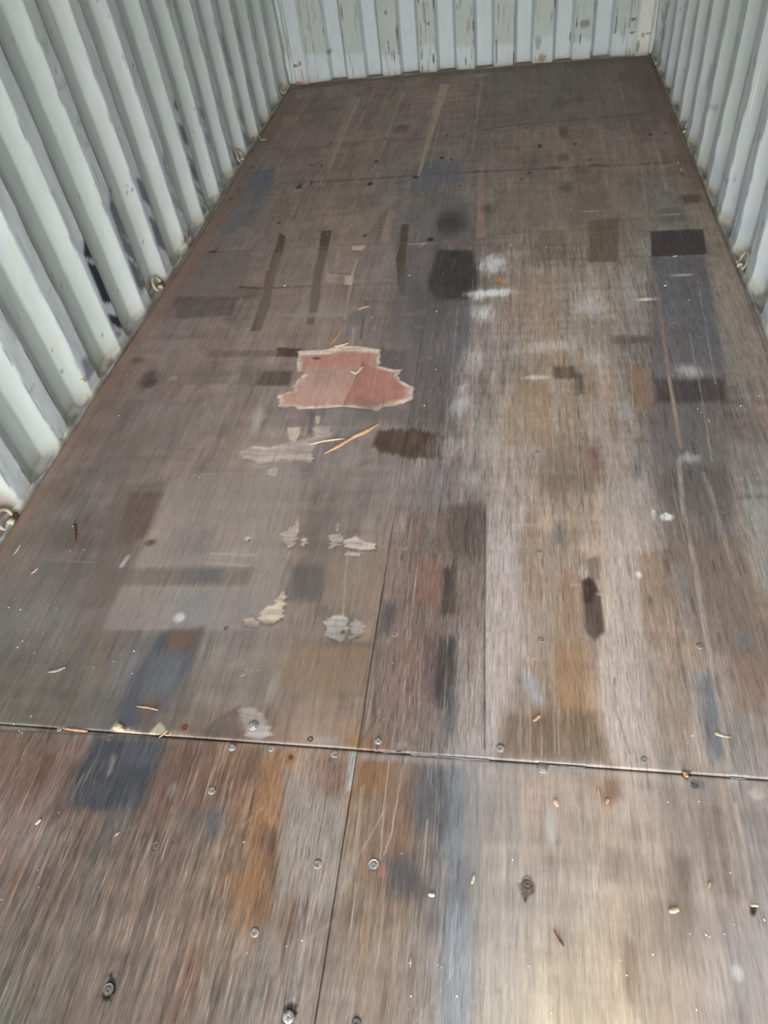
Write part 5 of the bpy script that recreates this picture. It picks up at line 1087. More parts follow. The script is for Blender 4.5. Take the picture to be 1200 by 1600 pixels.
('P',[(-0.005,0.260),(0.006,0.261),(0.006,0.253),(-0.003,0.253)],(148, 131, 111),0.9,0.003,0.004,0.2,0),
('P',[(-0.171,0.697),(-0.171,0.705),(-0.231,0.701)],(90, 80, 76),0.3,0.01,0.02,0.5,0),
('E',(0.420,1.273),(106, 95, 90),0.5,0.012,0.012,0.4,0.3),
('E',(-0.668,0.454),(91, 72, 60),0.4,0.02,0.02,0.5,0.5),
('E',(-0.708,0.554),(128, 122, 114),0.5,0.01,0.02,0.5,0.5),
('E',(-1.019,1.259),(88, 64, 50),0.8,0.02,0.016,0.4,0.3),
('E',(-0.729,0.700),(98, 69, 53),0.6,0.016,0.012,0.5,0.3),
('E',(-0.461,0.648),(128, 89, 54),0.8,0.012,0.02,0.5,0.3),
('L',[(-1.246,0.771),(-1.048,0.689)],(113, 107, 100),0.2,0.003,0.5),
('L',[(-0.142,2.723),(-0.134,2.145)],(184, 172, 164),0.45,0.0035,0.8),
('L',[(-0.193,2.484),(-0.186,1.796)],(173, 162, 155),0.45,0.0035,0.8),
('L',[(0.705,2.612),(0.659,1.980)],(193, 180, 171),0.45,0.0035,0.8),
('L',[(0.466,1.513),(0.465,1.194)],(157, 146, 140),0.45,0.0035,0.8),
('L',[(0.429,1.487),(0.426,1.299)],(157, 147, 140),0.45,0.0035,0.8),
('L',[(0.565,1.515),(0.569,1.282)],(161, 149, 143),0.45,0.0035,0.8),
('L',[(-0.312,1.151),(-0.312,0.945),(-0.312,0.683)],(43, 38, 35),0.9,0.003,0.2),
('L',[(-0.307,1.423),(-0.312,1.276),(-0.312,1.151)],(90, 85, 83),0.5,0.006,0.6),
('L',[(-1.466,3.045),(-0.745,3.016),(-0.265,3.024)],(146, 124, 115),0.6,0.007,0.4),
('L',[(-0.265,3.024),(0.281,3.034),(0.809,3.049)],(161, 142, 130),0.55,0.006,0.6),
('L',[(-1.459,3.027),(-0.742,2.998)],(89, 78, 71),0.6,0.004,0.6),
('L',[(-1.187,0.661),(-0.907,0.669),(-0.578,0.675)],(57, 50, 45),0.7,0.004,0.5),
('L',[(-0.279,0.762),(-0.312,0.683)],(48, 41, 38),0.4,0.004,0.5),
('L',[(-0.984,4.597),(-0.971,3.693)],(191, 172, 157),0.5,0.01,0.7),
('L',[(-0.404,4.583),(-0.411,3.833)],(191, 171, 156),0.6,0.006,0.7),
('L',[(-0.099,4.229),(-0.083,3.295)],(182, 165, 150),0.5,0.005,0.7),
('L',[(0.008,3.707),(0.044,3.154)],(175, 159, 145),0.5,0.004,0.7),
('L',[(0.189,3.534),(0.199,3.138)],(174, 158, 144),0.5,0.004,0.7),
('L',[(0.618,3.728),(0.589,3.216)],(183, 166, 152),0.5,0.005,0.7),
('L',[(0.487,4.600),(0.444,3.429)],(193, 174, 159),0.45,0.005,0.7),
('L',[(-0.272,4.215),(-0.267,3.868)],(188, 169, 154),0.5,0.008,0.7),
('L',[(-0.501,3.666),(-0.505,3.345)],(175, 159, 145),0.5,0.008,0.7),
('L',[(-0.882,5.143),(-0.887,4.475)],(197, 176, 160),0.5,0.006,0.7),
('L',[(-1.025,3.624),(-1.018,3.204)],(175, 159, 145),0.45,0.006,0.7),
('L',[(0.629,4.893),(0.610,4.097)],(200, 180, 165),0.4,0.006,0.7),
('P',[(-0.750,4.992),(-0.682,4.976),(-0.706,3.979),(-0.763,3.887)],(158, 139, 123),0.5,0.012,0.04,0.5,0),
('P',[(-1.239,5.105),(-1.038,5.058),(-1.077,3.708),(-1.220,3.728)],(136, 122, 117),0.35,0.03,0.05,0.5,0),
('P',[(-0.162,5.213),(0.700,5.173),(0.676,4.265),(-0.135,4.283)],(125, 113, 108),0.4,0.04,0.05,0.6,0),
('P',[(-0.353,2.212),(-0.212,2.207),(-0.211,1.861),(-0.328,1.966)],(106, 98, 99),0.4,0.03,0.08,0.6,0),
('P',[(-0.502,1.933),(-0.317,1.862),(-0.311,1.797),(-0.494,1.814)],(103, 96, 93),0.5,0.02,0.03,0.5,0),
('P',[(-1.582,1.877),(-1.286,2.022),(-1.016,1.870),(-1.113,1.671),(-1.340,1.607)],(107, 100, 95),0.35,0.05,0.05,0.7,0),
('P',[(-1.382,1.546),(-1.251,1.670),(-1.136,1.608),(-1.223,1.489)],(94, 89, 84),0.4,0.03,0.04,0.6,0),
('P',[(-1.535,1.575),(-1.534,1.670),(-1.501,1.703),(-1.485,1.544)],(127, 102, 89),0.6,0.01,0.03,0.4,0),
('P',[(-1.520,2.027),(-1.481,2.189),(-1.454,2.163),(-1.501,1.703),(-1.526,1.716)],(138, 113, 99),0.5,0.01,0.02,0.5,0),
('P',[(-1.458,5.359),(-1.420,5.350),(-1.368,3.143),(-1.455,1.876),(-1.455,1.241),(-1.458,1.167),(-1.498,1.240),(-1.495,1.470),(-1.496,1.913),(-1.470,3.058)],(141, 116, 101),0.55,0.012,0.02,0.5,0),
('L',[(-1.488,5.289),(-1.466,3.045),(-1.493,1.905),(-1.492,1.464),(-1.494,1.232)],(69, 60, 56),0.7,0.006,0.3),
('L',[(0.845,5.221),(0.840,4.187),(0.856,3.428),(0.853,3.038),(0.857,2.601),(0.847,2.142)],(93, 80, 73),0.6,0.006,0.3),
('E',(-1.338,1.375),(146, 141, 136),0.4,0.05,0.06,0.8,0.8),
('E',(-1.490,1.529),(154, 148, 143),0.35,0.06,0.05,0.8,0.8),
('E',(-1.295,1.502),(148, 144, 139),0.3,0.03,0.1,0.8,0.8),
('E',(-1.250,0.995),(134, 129, 125),0.3,0.12,0.08,0.8,0.8),
('E',(-1.208,1.873),(157, 153, 147),0.25,0.1,0.08,0.8,0.8)]


def tone_at(x, y):
    A = lin(np.array(TONE, float))
    u = np.clip((x - TONE_X0) / TONE_D, 0, A.shape[1] - 1.001); v = np.clip((y - TONE_Y0) / TONE_D, 0, A.shape[0] - 1.001)
    i = u.astype(int); j = v.astype(int); fu = (u - i)[..., None]; fv = (v - j)[..., None]
    fu = fu * fu * (3 - 2 * fu); fv = fv * fv * (3 - 2 * fv)
    return (A[j, i] * (1 - fu) + A[j, i + 1] * fu) * (1 - fv) + (A[j + 1, i] * (1 - fu) + A[j + 1, i + 1] * fu) * fv


# how strongly the raised grain shows: (place, strength)
WEAR = [(atv([(0, 1600), (0, 1140), (380, 1150), (555, 1175), (490, 1600)]), .46),
        (atv([(490, 1600), (560, 1172), (730, 1188), (740, 1600)]), .34),
        (atv([(740, 1600), (730, 1185), (1200, 1218), (1200, 1600)]), .20),
        (atv([(0, 1130), (0, 850), (300, 392), (700, 378), (600, 900), (560, 1170)]), .18),
        (atv([(600, 900), (700, 380), (1110, 352), (1200, 560), (1200, 1215), (560, 1170)]), .34),
        (atv([(620, 800), (757, 800), (757, 1170), (562, 1170)]), .46)]


def plywood_fields(X, Y):
    xw = X + 0.020 * fbm(X * 5, Y * 2, 500); yw = Y + 0.05 * fbm(X * 9, Y * 2.5, 505) + .05 * fbm(X * 60, Y * 3, 506)
    col = tone_at(xw, yw)
    dz = np.zeros(X.shape)
    wear = np.full(X.shape, .20)
    for P, s in WEAR:
        w = sstep(.03, -.03, poly_sd(X, Y, P)); wear = wear * (1 - w) + s * w
    strk = fbm(X * 120, Y * 5.5, 510, 5, .75)              # along the grain
    strk2 = fbm(X * 30, Y * 1.1, 520, 3)
    cross = fbm(X * 3.0, Y * 34, 530, 3)
    mott = fbm(X * 9, Y * 6, 540, 4)
    k = 1.03 + strk * wear * 3.8 + strk2 * (wear + .05) * .7 + cross * .34 + mott * .50 + fbm(X * 26, Y * 20, 545, 4, .7) * .34 + fbm(X * 15, Y * 3.2, 547, 3) * .40
    col = col * np.maximum(k, .3)[..., None]
    # reddish and greyish strands
    tint = fbm(X * 45, Y * 1.6, 550, 3)[..., None] * (wear[..., None] * 1.1) + fbm(X * 7, Y * 2.4, 552, 3)[..., None] * .22
    col = col * (1 + tint * np.array([.55, 0.0, -.35]))
    # dry white dust rubbed into the right-hand side
    zone = sstep(.25, -.15, poly_sd(X, Y, atv([(700, 560), (1000, 420), (1060, 700), (1040, 1190), (720, 1190), (740, 760)])))
    dust = zone * sstep(.02, .26, fbm(X * 40, Y * 6, 560, 4) + .6 * fbm(X * 6, Y * 3, 561, 3)) * .40
    col = col * (1 - dust[..., None]) + lin((176, 166, 163)) * dust[..., None]
    xr, yr = X.ravel(), Y.ravel(); cr = col.reshape(-1, 3); zr = dz.ravel()
    for n, s in enumerate(STAINS):
        kind, pos, rgb, a = s[:4]
        c = lin(rgb)
        if kind == 'P':
            soft, jag, brk, d = s[4:]
            P = np.array(pos); m = soft + jag + .01
            q = np.nonzero((xr > P[:, 0].min() - m) & (xr < P[:, 0].max() + m) & (yr > P[:, 1].min() - m) & (yr < P[:, 1].max() + m))[0]
            if not len(q): continue
            x, y = xr[q], yr[q]
            if d:
                sd = poly_sd(x + jag * 1.6 * fbm(x * 14, y * 150, 600 + n, 3), y + jag * .3 * fbm(x * 60, y * 60, 601 + n, 2), P)
            else:
                sd = poly_sd(x + jag * .12 * fbm(x * 30, y * 12, 600 + n, 2), y + jag * .75 * fbm(x * 170, y * 5, 601 + n, 4, .9), P)
            w = sstep(soft, -soft, sd)
            br = 1 - .62 * brk * sstep(-.08, .28, fbm(x * 70, y * 4, 640 + n % 17, 4))
            if d:
                zr[q] += d * w
                br = br * 1.0
                c = c * (1 + .9 * fbm(x * 9, y * 130, 660, 4) + .5 * fbm(x * 30, y * 40, 661, 3))[:, None]
        elif kind == 'L':
            wd, brk = s[4:]
            P = np.array(pos); m = wd * 2 + .01
            q = np.nonzero((xr > P[:, 0].min() - m) & (xr < P[:, 0].max() + m) & (yr > P[:, 1].min() - m) & (yr < P[:, 1].max() + m))[0]
            if not len(q): continue
            x, y = xr[q], yr[q]
            h = max(wd * .5, .0012)
            w = sstep(h * 1.7, h * .5, line_d(x + .002 * fbm(x * 8, y * 14, 600 + n, 2), y, P))
            br = 1 - brk * sstep(-.05, .25, fbm(x * 40, y * 14, 640 + n, 3))
        else:
            rx, ry, soft, brk = s[4:]
            m = max(rx, ry) * 1.7
            q = np.nonzero((np.abs(xr - pos[0]) < m) & (np.abs(yr - pos[1]) < m))[0]
            if not len(q): continue
            x, y = xr[q], yr[q]
            r = np.hypot((x - pos[0]) / rx, (y - pos[1]) / ry) + .5 * fbm(x / rx * .9, y / ry * .9, 600 + n, 3)
            w = sstep(1 + soft * .5, 1 - soft, r)
            br = 1 - brk * sstep(-.22, .22, fbm(x * 80, y * 14, 640 + n, 5, .7) * .9 + .45 * (r - .7))
        # the wood's own figure still shows through a stain
        fig = (1 + strk.ravel()[q] * (.12 if kind != 'P' or s[7] == 0 else .0))[:, None]
        f = np.clip(w * br * a * (1.18 if kind == 'P' else 1), 0, 1)[:, None]
        cr[q] = cr[q] * (1 - f) + c * fig * f
        if kind == 'P' and len(q) and soft < .02 and a > .6 and not d:
            cr[q] *= (1 + w * .35 * fbm(x * 34, y * 26, 662, 4))[:, None]
    # pale scars and pores everywhere along the grain
    ns = fbm(xr * 230, yr * 7, 700, 3); g = sstep(.22, .34, ns) * wear.ravel() * 1.9 * sstep(-.1, .2, fbm(xr * 5, yr * 3, 705, 2))
    cr[:] = cr * (1 - g[:, None]) + (cr * .45 + lin((176, 160, 148)) * .5) * g[:, None]
    ns = fbm(xr * 240, yr * 9.0, 710, 3); g = sstep(.20, .34, ns) * wear.ravel() * 1.7
    cr[:] = cr * (1 - np.clip(g, 0, .7)[:, None] * .7)
    dz = zr.reshape(X.shape) + .0006 * fbm(X * 3, Y * 2, 720)
    w3 = np.stack([wear, wear * 0, wear * 0], -1)
    return np.clip(col, .004, .9), dz, w3


floor = struct(box_mesh('floor', XL - .03, XR + .03, YD, YB + .05, -.075, -.034, M_SUB))
G = .0014                                                    # half a joint
rows = [(YD, Y1 - .0016, .0026, .0036), (Y1 + .0016, Y2 - .0003, .0030, .0046), (Y2 + .0003, YB - .004, .0050, .0080)]
for j, (y0, y1, dx, dy) in enumerate(rows):
    g = G * .5 if j == 0 else .0003
    for i, (x0, x1) in enumerate(((XL, XC - g), (XC + g, XR))):
        xs = np.linspace(x0, x1, int((x1 - x0) / dx) + 1)
        if j == 0:
            ys = np.concatenate([np.linspace(y0, .02, 12)[:-1], np.linspace(.02, y1, int((y1 - .02) / dy))])
        else:
            ys = np.linspace(y0, y1, int((y1 - y0) / dy) + 1)
        X, Y = np.meshgrid(xs, ys)
        col, dz, w3 = plywood_fields(X, Y)
        edge = np.minimum(np.minimum(X - x0, x1 - X), np.minimum(Y - y0, y1 - Y))
        Z = dz - (.0010 * sstep(.003, 0, edge) if j == 0 else 0)
        if j == 0 and i == 1: Z = Z - .0025 * sstep(-.25, .05, X) * 0 - .0015
        if j == 1: Z = Z + .0008
        grid_mesh('plywood_sheet', X, Y, Z, M_PLY, col, w3, floor, skirt=.026)

M_PASTE = plain('grey paste', (104, 98, 95), .9, scale=70, rgb2=(78, 72, 70))


# grey paste smeared in the open joint: raised ragged strips
def paste(pts, w, h, mat, seed, name='joint_filler'):
    random.seed(seed); vs = []; fs = []
    n = len(pts); P = [Vector(at(*p) + (0,)) for p in pts]
    seg = []
    for a, b in zip(P[:-1], P[1:]):
        m = max(2, int((b - a).length / .006))
        seg += [a.lerp(b, k / m) for k in range(m)]
    seg.append(P[-1])
    for i, p in enumerate(seg):
        t = (seg[min(i + 1, len(seg) - 1)] - seg[max(i - 1, 0)]).normalized(); s = Vector((-t.y, t.x, 0))
        e = 0.25 if i in (0, len(seg) - 1) else 1
        wl_, wr_ = w * e * random.uniform(.4, 1.2), w * e * random.uniform(.4, 1.2)
        hh = h * e * random.uniform(.6, 1.3)
        for u, z in ((-wl_, -.003), (-wl_ * .7, hh * .7), (0, hh), (wr_ * .7, hh * .7), (wr_, -.003)):
            vs.append(p + s * u + Vector((0, 0, z)))
    for i in range(len(seg) - 1):
        for k in range(4): fs.append((i * 5 + k, i * 5 + k + 1, (i + 1) * 5 + k + 1, (i + 1) * 5 + k))
    return link_mesh(name, vs, fs, mat, floor)


for q, w in (([(582, 1171), (605, 1174), (628, 1175)], .003), ([(640, 1177), (680, 1180), (720, 1184), (765, 1187)], .0035), ([(852, 1195), (885, 1197), (915, 1199)], .004), ([(1140, 1214), (1166, 1216)], .004)):
    paste(q, w, .0004, M_PASTE, int(q[0][0]))


# ---------------------------------------------------------------- screws sunk into the plywood (parts of the floor)
def screw_mesh(kind):
    bm = bmesh.new()
    n = 20
    rings = {'flush': [(.0092, -.0010), (.0088, .0006), (.0074, .0013), (.0050, .0011), (.0032, .0008)],
             'proud': [(.0100, -.0010), (.0102, .0012), (.0090, .0028), (.0064, .0038), (.0034, .0036)],
             'washer': [(.0150, -.0010), (.0150, .0008), (.0118, .0014), (.0088, .0022), (.0060, .0040), (.0034, .0042)],
             'sunk': [(.0105, .0006), (.0092, -.0002), (.0084, -.0008), (.0060, .0004), (.0036, .0006)]}[kind]
    loops = [[bm.verts.new((r * math.cos(2 * math.pi * k / n), r * math.sin(2 * math.pi * k / n), z)) for k in range(n)] for r, z in rings]
    for a, b in zip(loops[:-1], loops[1:]):
        for k in range(n): bm.faces.new((a[k], a[(k + 1) % n], b[(k + 1) % n], b[k]))
    # cross recess in the middle
    L_ = loops[-1]; zt = rings[-1][1]
    inner = []
    for k in range(n):
        th = 2 * math.pi * k / n; arm = abs(math.cos(2 * th)) ** 3
        r = .0008 + .0021 * arm
        inner.append(bm.verts.new((r * math.cos(th), r * math.sin(th), zt - .0001)))
    for k in range(n): bm.faces.new((L_[k], L_[(k + 1) % n], inner[(k + 1) % n], inner[k]))
    deep = [bm.verts.new((v.co.x * .55, v.co.y * .55, zt - .0022)) for v in inner]
    for k in range(n): bm.faces.new((inner[k], inner[(k + 1) % n], deep[(k + 1) % n], deep[k]))
    bm.faces.new(deep)
    me = bpy.data.meshes.new('screw'); bm.to_mesh(me); bm.free()
    me.polygons.foreach_set('use_smooth', [True] * len(me.polygons))
    return me


SM = {}
for kind in ('flush', 'proud', 'washer', 'sunk'):
    for mn, mt in (('grey', M_GREYPAINT), ('zinc', M_ZINC), ('rust', M_RUST), ('dark', M_DARKMETAL)):
        me = screw_mesh(kind); me.materials.append(mt); SM[kind, mn] = me
SCREWS = [(584, 1352, 'sunk', 'zinc', 1.15), (496, 1350, 'flush', 'grey', 1.15), (617, 991, 'flush', 'grey', 1.0), (632, 856, 'flush', 'grey', .95), (627, 942, 'sunk', 'dark', .8),
          (595, 1032, 'sunk', 'dark', .6), (523, 1178, 'flush', 'grey', 1.1), (591, 1158, 'proud', 'zinc', .9), (782, 1169, 'proud', 'grey', 1.0), (363, 1168, 'proud', 'zinc', .95),
          (289, 1137, 'flush', 'rust', 1.0), (171, 1154, 'sunk', 'dark', 1.0), (93, 1139, 'flush', 'grey', .8), (331, 1235, 'flush', 'grey', 1.1), (243, 1323, 'sunk', 'dark', .9), (398, 1457, 'flush', 'grey', 1.05),
          (1093, 1010, 'proud', 'grey', .85), (845, 1000, 'flush', 'grey', 1.0), (843, 862, 'flush', 'grey', .9), (1060, 866, 'sunk', 'grey', .9), (1007, 1187, 'flush', 'grey', 1.0), (235, 848, 'flush', 'rust', .8),
          (424, 1169, 'flush', 'zinc', .9), (536, 988, 'sunk', 'dark', .8), (353, 982, 'flush', 'rust', .8), (485, 1155, 'flush', 'rust', .9), (454, 1184, 'flush', 'rust', .7), (840, 706, 'flush', 'grey', .9),
          (848, 1200, 'washer', 'grey', .85), (396, 1133, 'washer', 'zinc', .9), (824, 1380, 'sunk', 'dark', 1.1), (169, 1547, 'sunk', 'dark', 1.1), (451, 1589, 'proud', 'zinc', 1.15),
          (515, 1188, 'sunk', 'dark', .5), (378, 1053, 'flush', 'grey', .9), (404, 1046, 'flush', 'grey', .7), (390, 845, 'sunk', 'dark', .7), (317, 632, 'flush', 'grey', .8), (286, 625, 'flush', 'grey', .8), (273, 625, 'flush', 'grey', .7), (270, 592, 'flush', 'grey', .8),
          (619, 560, 'flush', 'grey', .8), (673, 558, 'flush', 'grey', .8), (555, 727, 'flush', 'grey', .8), (580, 762, 'flush', 'grey', .7), (663, 634, 'flush', 'grey', .7), (339, 1272, 'sunk', 'dark', .6), (274, 1313, 'sunk', 'dark', .6),
          (1085, 1226, 'sunk', 'dark', .8), (557, 1598, 'flush', 'dark', 1.0), (1130, 800, 'flush', 'grey', .7), (908, 1000, 'flush', 'grey', .6), (538, 1037, 'sunk', 'dark', .4), (1041, 862, 'sunk', 'grey', .7)]
random.seed(5)
for px, py, kind, mn, s in SCREWS:
    s *= .92
    o = bpy.data.objects.new('screw', SM[kind, mn]); C.objects.link(o); o.parent = floor
    x, y = at(px, py); o.location = (x, y, .0002); o.scale = (s, s, s); o.rotation_euler = (0, 0, random.uniform(0, 3))


# ---------------------------------------------------------------- loose things
def tag(o, label, cat, group=None):
    o['label'] = label; o['category'] = cat
    if group: o['group'] = group
    return o


def sliver(name, pts, widths, thick, mat, seed, curl=0.0, lift=0.0, nseg=22):
    """a split piece of wood lying on the floor along pts (photo places), origin at its middle"""
    random.seed(seed)
    P = [Vector(at(*p) + (0,)) for p in pts]
    # resample
    ln = [0]
    for a, b in zip(P[:-1], P[1:]): ln.append(ln[-1] + (b - a).length)
    def pos(t):
        d = t * ln[-1]
        for k in range(len(P) - 1):
            if d <= ln[k + 1] or k == len(P) - 2:
                return P[k].lerp(P[k + 1], (d - ln[k]) / max(ln[k + 1] - ln[k], 1e-6))
    org = pos(.5)
    vs = []; fs = []
    for i in range(nseg + 1):
        t = i / nseg; p = pos(t)
        tg = (pos(min(t + .06, 1)) - pos(max(t - .06, 0))).normalized(); s = Vector((-tg.y, tg.x, 0))
        w = np.interp(t, np.linspace(0, 1, len(widths)), widths) * random.uniform(.86, 1.12) * .5
        th = thick * (0.35 + .65 * min(1, 4 * min(t, 1 - t) + .15)) * random.uniform(.85, 1.1)
        z0 = curl * (2 * t - 1) ** 2 + lift * t
        prof = [(-w, .15 * th), (-w * .75, .8 * th), (-.1 * w, th * random.uniform(.85, 1.15)), (w * .6, .75 * th), (w, .2 * th), (w * .3, 0), (-w * .5, 0)]
        for u, z in prof: vs.append(p - org + s * u + Vector((0, 0, z0 + z)))
    m = 7
    for i in range(nseg):
        for k in range(m): fs.append((i * m + k, i * m + (k + 1) % m, (i + 1) * m + (k + 1) % m, (i + 1) * m + k))
    fs.append(tuple(range(m))[::-1]); fs.append(tuple(nseg * m + k for k in range(m)))
    o = link_mesh(name, vs, fs, mat, smooth=False)
    o.location = (org.x, org.y, .0012)
    return o


tag(sliver('wood_splinter', [(507, 710), (530, 697), (552, 684), (572, 675), (591, 664)], [.004, .014, .016, .013, .016, .015, .004], .007, M_WOOD, 1, .001), 'long thick orange-tan wood splinter lying across the grey floor below the red torn patch', 'splinter')
tag(sliver('wood_splinter', [(484, 695), (505, 690), (539, 686)], [.003, .007, .008, .006, .004], .004, M_PALEWOOD, 2), 'thin pale wood splinter whose right end meets the long thick splinter', 'splinter')
tag(sliver('wood_splinter', [(517, 540), (527, 526), (536, 512)], [.003, .010, .011, .009, .005], .004, M_WOOD, 3), 'short tan wood splinter pointing away just above the red torn patch', 'splinter')
tag(sliver('wood_splinter', [(522, 543), (534, 540), (545, 537)], [.003, .008, .006, .008, .004], .004, M_PALEWOOD, 4, .002), 'pale sliver lying along the top edge of the red torn patch', 'splinter')
tag(sliver('wood_splinter', [(549, 582), (556, 584), (566, 575)], [.005, .012, .014, .012, .008], .004, M_PALEWOOD, 5, .004), 'small bent pale wood shaving lying in the middle of the red torn patch', 'shaving')
tag(sliver('wood_splinter', [(559, 484), (568, 481), (577, 479)], [.004, .011, .010, .006], .004, M_WOOD, 6), 'short tan wood chip on the floor beyond the splinters of the red torn patch', 'splinter')
tag(sliver('wood_chip', [(75, 1051), (90, 1048), (103, 1043)], [.003, .009, .010, .009, .005], .003, M_GREYVENEER, 7, .001), 'grey-tan wood sliver lying alone on the left floor above the first joint', 'wood chip')
tag(sliver('wood_chip', [(22, 867), (27, 861), (32, 852)], [.003, .008, .005], .003, M_PALEWOOD, 8), 'pale wood sliver on the floor near the foot of the left wall', 'wood chip')
tag(sliver('wood_chip', [(49, 898), (55, 893), (60, 889)], [.004, .007, .003], .003, M_PALEWOOD, 9, .003), 'forked pale sliver left of the twig-like rusty stick, near the left wall', 'wood chip')
tag(sliver('wood_chip', [(214, 1104), (232, 1106), (248, 1110)], [.002, .0045, .005, .003], .002, M_WOOD, 10), 'thin tan sliver lying crosswise over the blue stain above the first joint', 'wood chip')
tag(sliver('wood_chip', [(99, 1139), (118, 1141), (137, 1143)], [.002, .006, .007, .005], .003, M_WOOD, 11), 'tan wood sliver lying along the first joint at the left', 'wood chip')
tag(sliver('wood_chip', [(1117, 1146), (1128, 1150), (1142, 1153)], [.009, .008, .005, .0015], .002, M_PALEWOOD, 12, .001), 'pale pointed wood chip by the blue-grey stain at the right edge', 'wood chip')
tag(sliver('wood_chip', [(832, 1128), (837, 1124), (843, 1119)], [.003, .008, .009, .006], .003, M_WOOD, 13, .002), 'small tan wood chip on the orange-brown boards above the joint', 'wood chip')
tag(sliver('wood_chip', [(867, 1249), (869, 1255), (872, 1261)], [.005, .010, .009, .004], .002, M_PALEWOOD, 14), 'oval pale wood chip right above the white smear on the near sheet', 'wood chip')
tag(sliver('wood_chip', [(934, 1232), (935, 1238), (936, 1246)], [.003, .006, .004], .002, M_WOOD, 15, .001), 'upper of two tiny tan chips beside the orange stain under the joint', 'wood chip')
tag(sliver('wood_chip', [(946, 1256), (948, 1253), (950, 1250)], [.006, .009, .006], .003, M_WOOD, 16, .002), 'lower of two tiny tan chips beside the orange stain under the joint', 'wood chip')
tag(sliver('wood_chip', [(1045, 1425), (1052, 1423), (1060, 1421)], [.006, .010, .010, .007], .004, M_PALEWOOD, 17, .001), 'short thick pale wood chip on the brown stain of the near sheet', 'wood chip')
tag(sliver('wood_chip', [(56, 1289), (60, 1285), (64, 1281)], [.004, .008, .006], .003, M_PALEWOOD, 18, .001), 'small cream wood chip on the streaky near left boards', 'wood chip')
tag(sliver('wood_chip', [(180, 1307), (184, 1303), (187, 1300)], [.002, .005, .003], .002, M_WOOD, 19), 'tiny tan chip below the dark blue stain of the near left sheet', 'wood chip')
tag(sliver('wood_chip', [(1107, 1388), (1108, 1383), (1109, 1378)], [.002, .006, .003], .002, M_WOOD, 20), 'tiny tan chip standing right of the long brown stain near the right edge', 'wood chip')
tag(sliver('wood_chip', [(737, 1382), (739, 1376), (741, 1368)], [.004, .007, .003], .004, M_PALEWOOD, 21, .002), 'small torn wood shred between the blue streak and the pale right sheet', 'wood chip')
tag(sliver('wood_chip', [(670, 1398), (674, 1399), (679, 1399)], [.004, .008, .005], .003, M_FLAKE, 22, .001), 'small white chip at the left side of the blue streak', 'wood chip')
tag(sliver('wood_chip', [(641, 1512), (642, 1505), (642, 1496)], [.001, .003, .001], .0015, M_PALEWOOD, 23), 'thin upright pale shred in the near middle sheet', 'wood chip')
tag(sliver('wood_chip', [(249, 1154), (256, 1147), (262, 1143)], [.003, .006, .003], .003, M_WOOD, 24, .003), 'left of two curled tan shreds on the joint right of the blue stain', 'wood chip')
tag(sliver('wood_chip', [(259, 1150), (265, 1149), (268, 1145)], [.003, .005, .003], .003, M_WOOD, 25, .003), 'right of two curled tan shreds on the joint right of the blue stain', 'wood chip')
tag(sliver('rusty_stick', [(117, 846), (118, 834), (117, 820)], [.006, .009, .008, .011, .007], .006, M_TWIG, 26, .001), 'rusty brown stick lying on the left floor near the wall', 'stick')
tag(sliver('twig', [(865, 1453), (870, 1463), (881, 1479)], [.002, .0035, .004, .005, .003], .003, M_TWIG, 27, .001), 'thin reddish-brown curved twig on the pale near right sheet', 'twig')
tag(sliver('dry_leaf', [(776, 448), (779, 441), (782, 435)], [.008, .024, .026, .006], .003, M_LEAF, 28, .006), 'small orange dry leaf beside the white dust on the second sheet', 'leaf')
tag(sliver('veneer_curl', [(178, 1139), (186, 1136), (196, 1143)], [.010, .018, .014, .006], .006, M_PALEWOOD, 29, .004), 'cream torn veneer curl standing on the joint above the dark blue stain', 'veneer curl')
tag(sliver('veneer_curl', [(1067, 1208), (1071, 1211), (1074, 1217)], [.006, .010, .009, .004], .007, M_WOOD, 30, .004), 'splintered tan wood curl sticking out of the joint at the right', 'veneer curl')
tag(sliver('veneer_curl', [(1172, 1416), (1178, 1415), (1184, 1417)], [.004, .006, .004], .006, M_PALEWOOD, 31, .003), 'pale wood curl at the dark screw hole under the long pale scar', 'veneer curl')
tag(sliver('veneer_curl', [(1051, 402), (1058, 400)], [.004, .01, .004], .004, M_PALEWOOD, 32), 'small pale chip at the lower edge of the dark block by the right wall', 'veneer curl')
tag(sliver('yellow_fibre', [(404, 212), (409, 220), (417, 220)], [.006, .008, .006], .006, M_PALEWOOD, 33, .006), 'curled yellowish fibre on the floor beside the left wall towards the back', 'fibre')

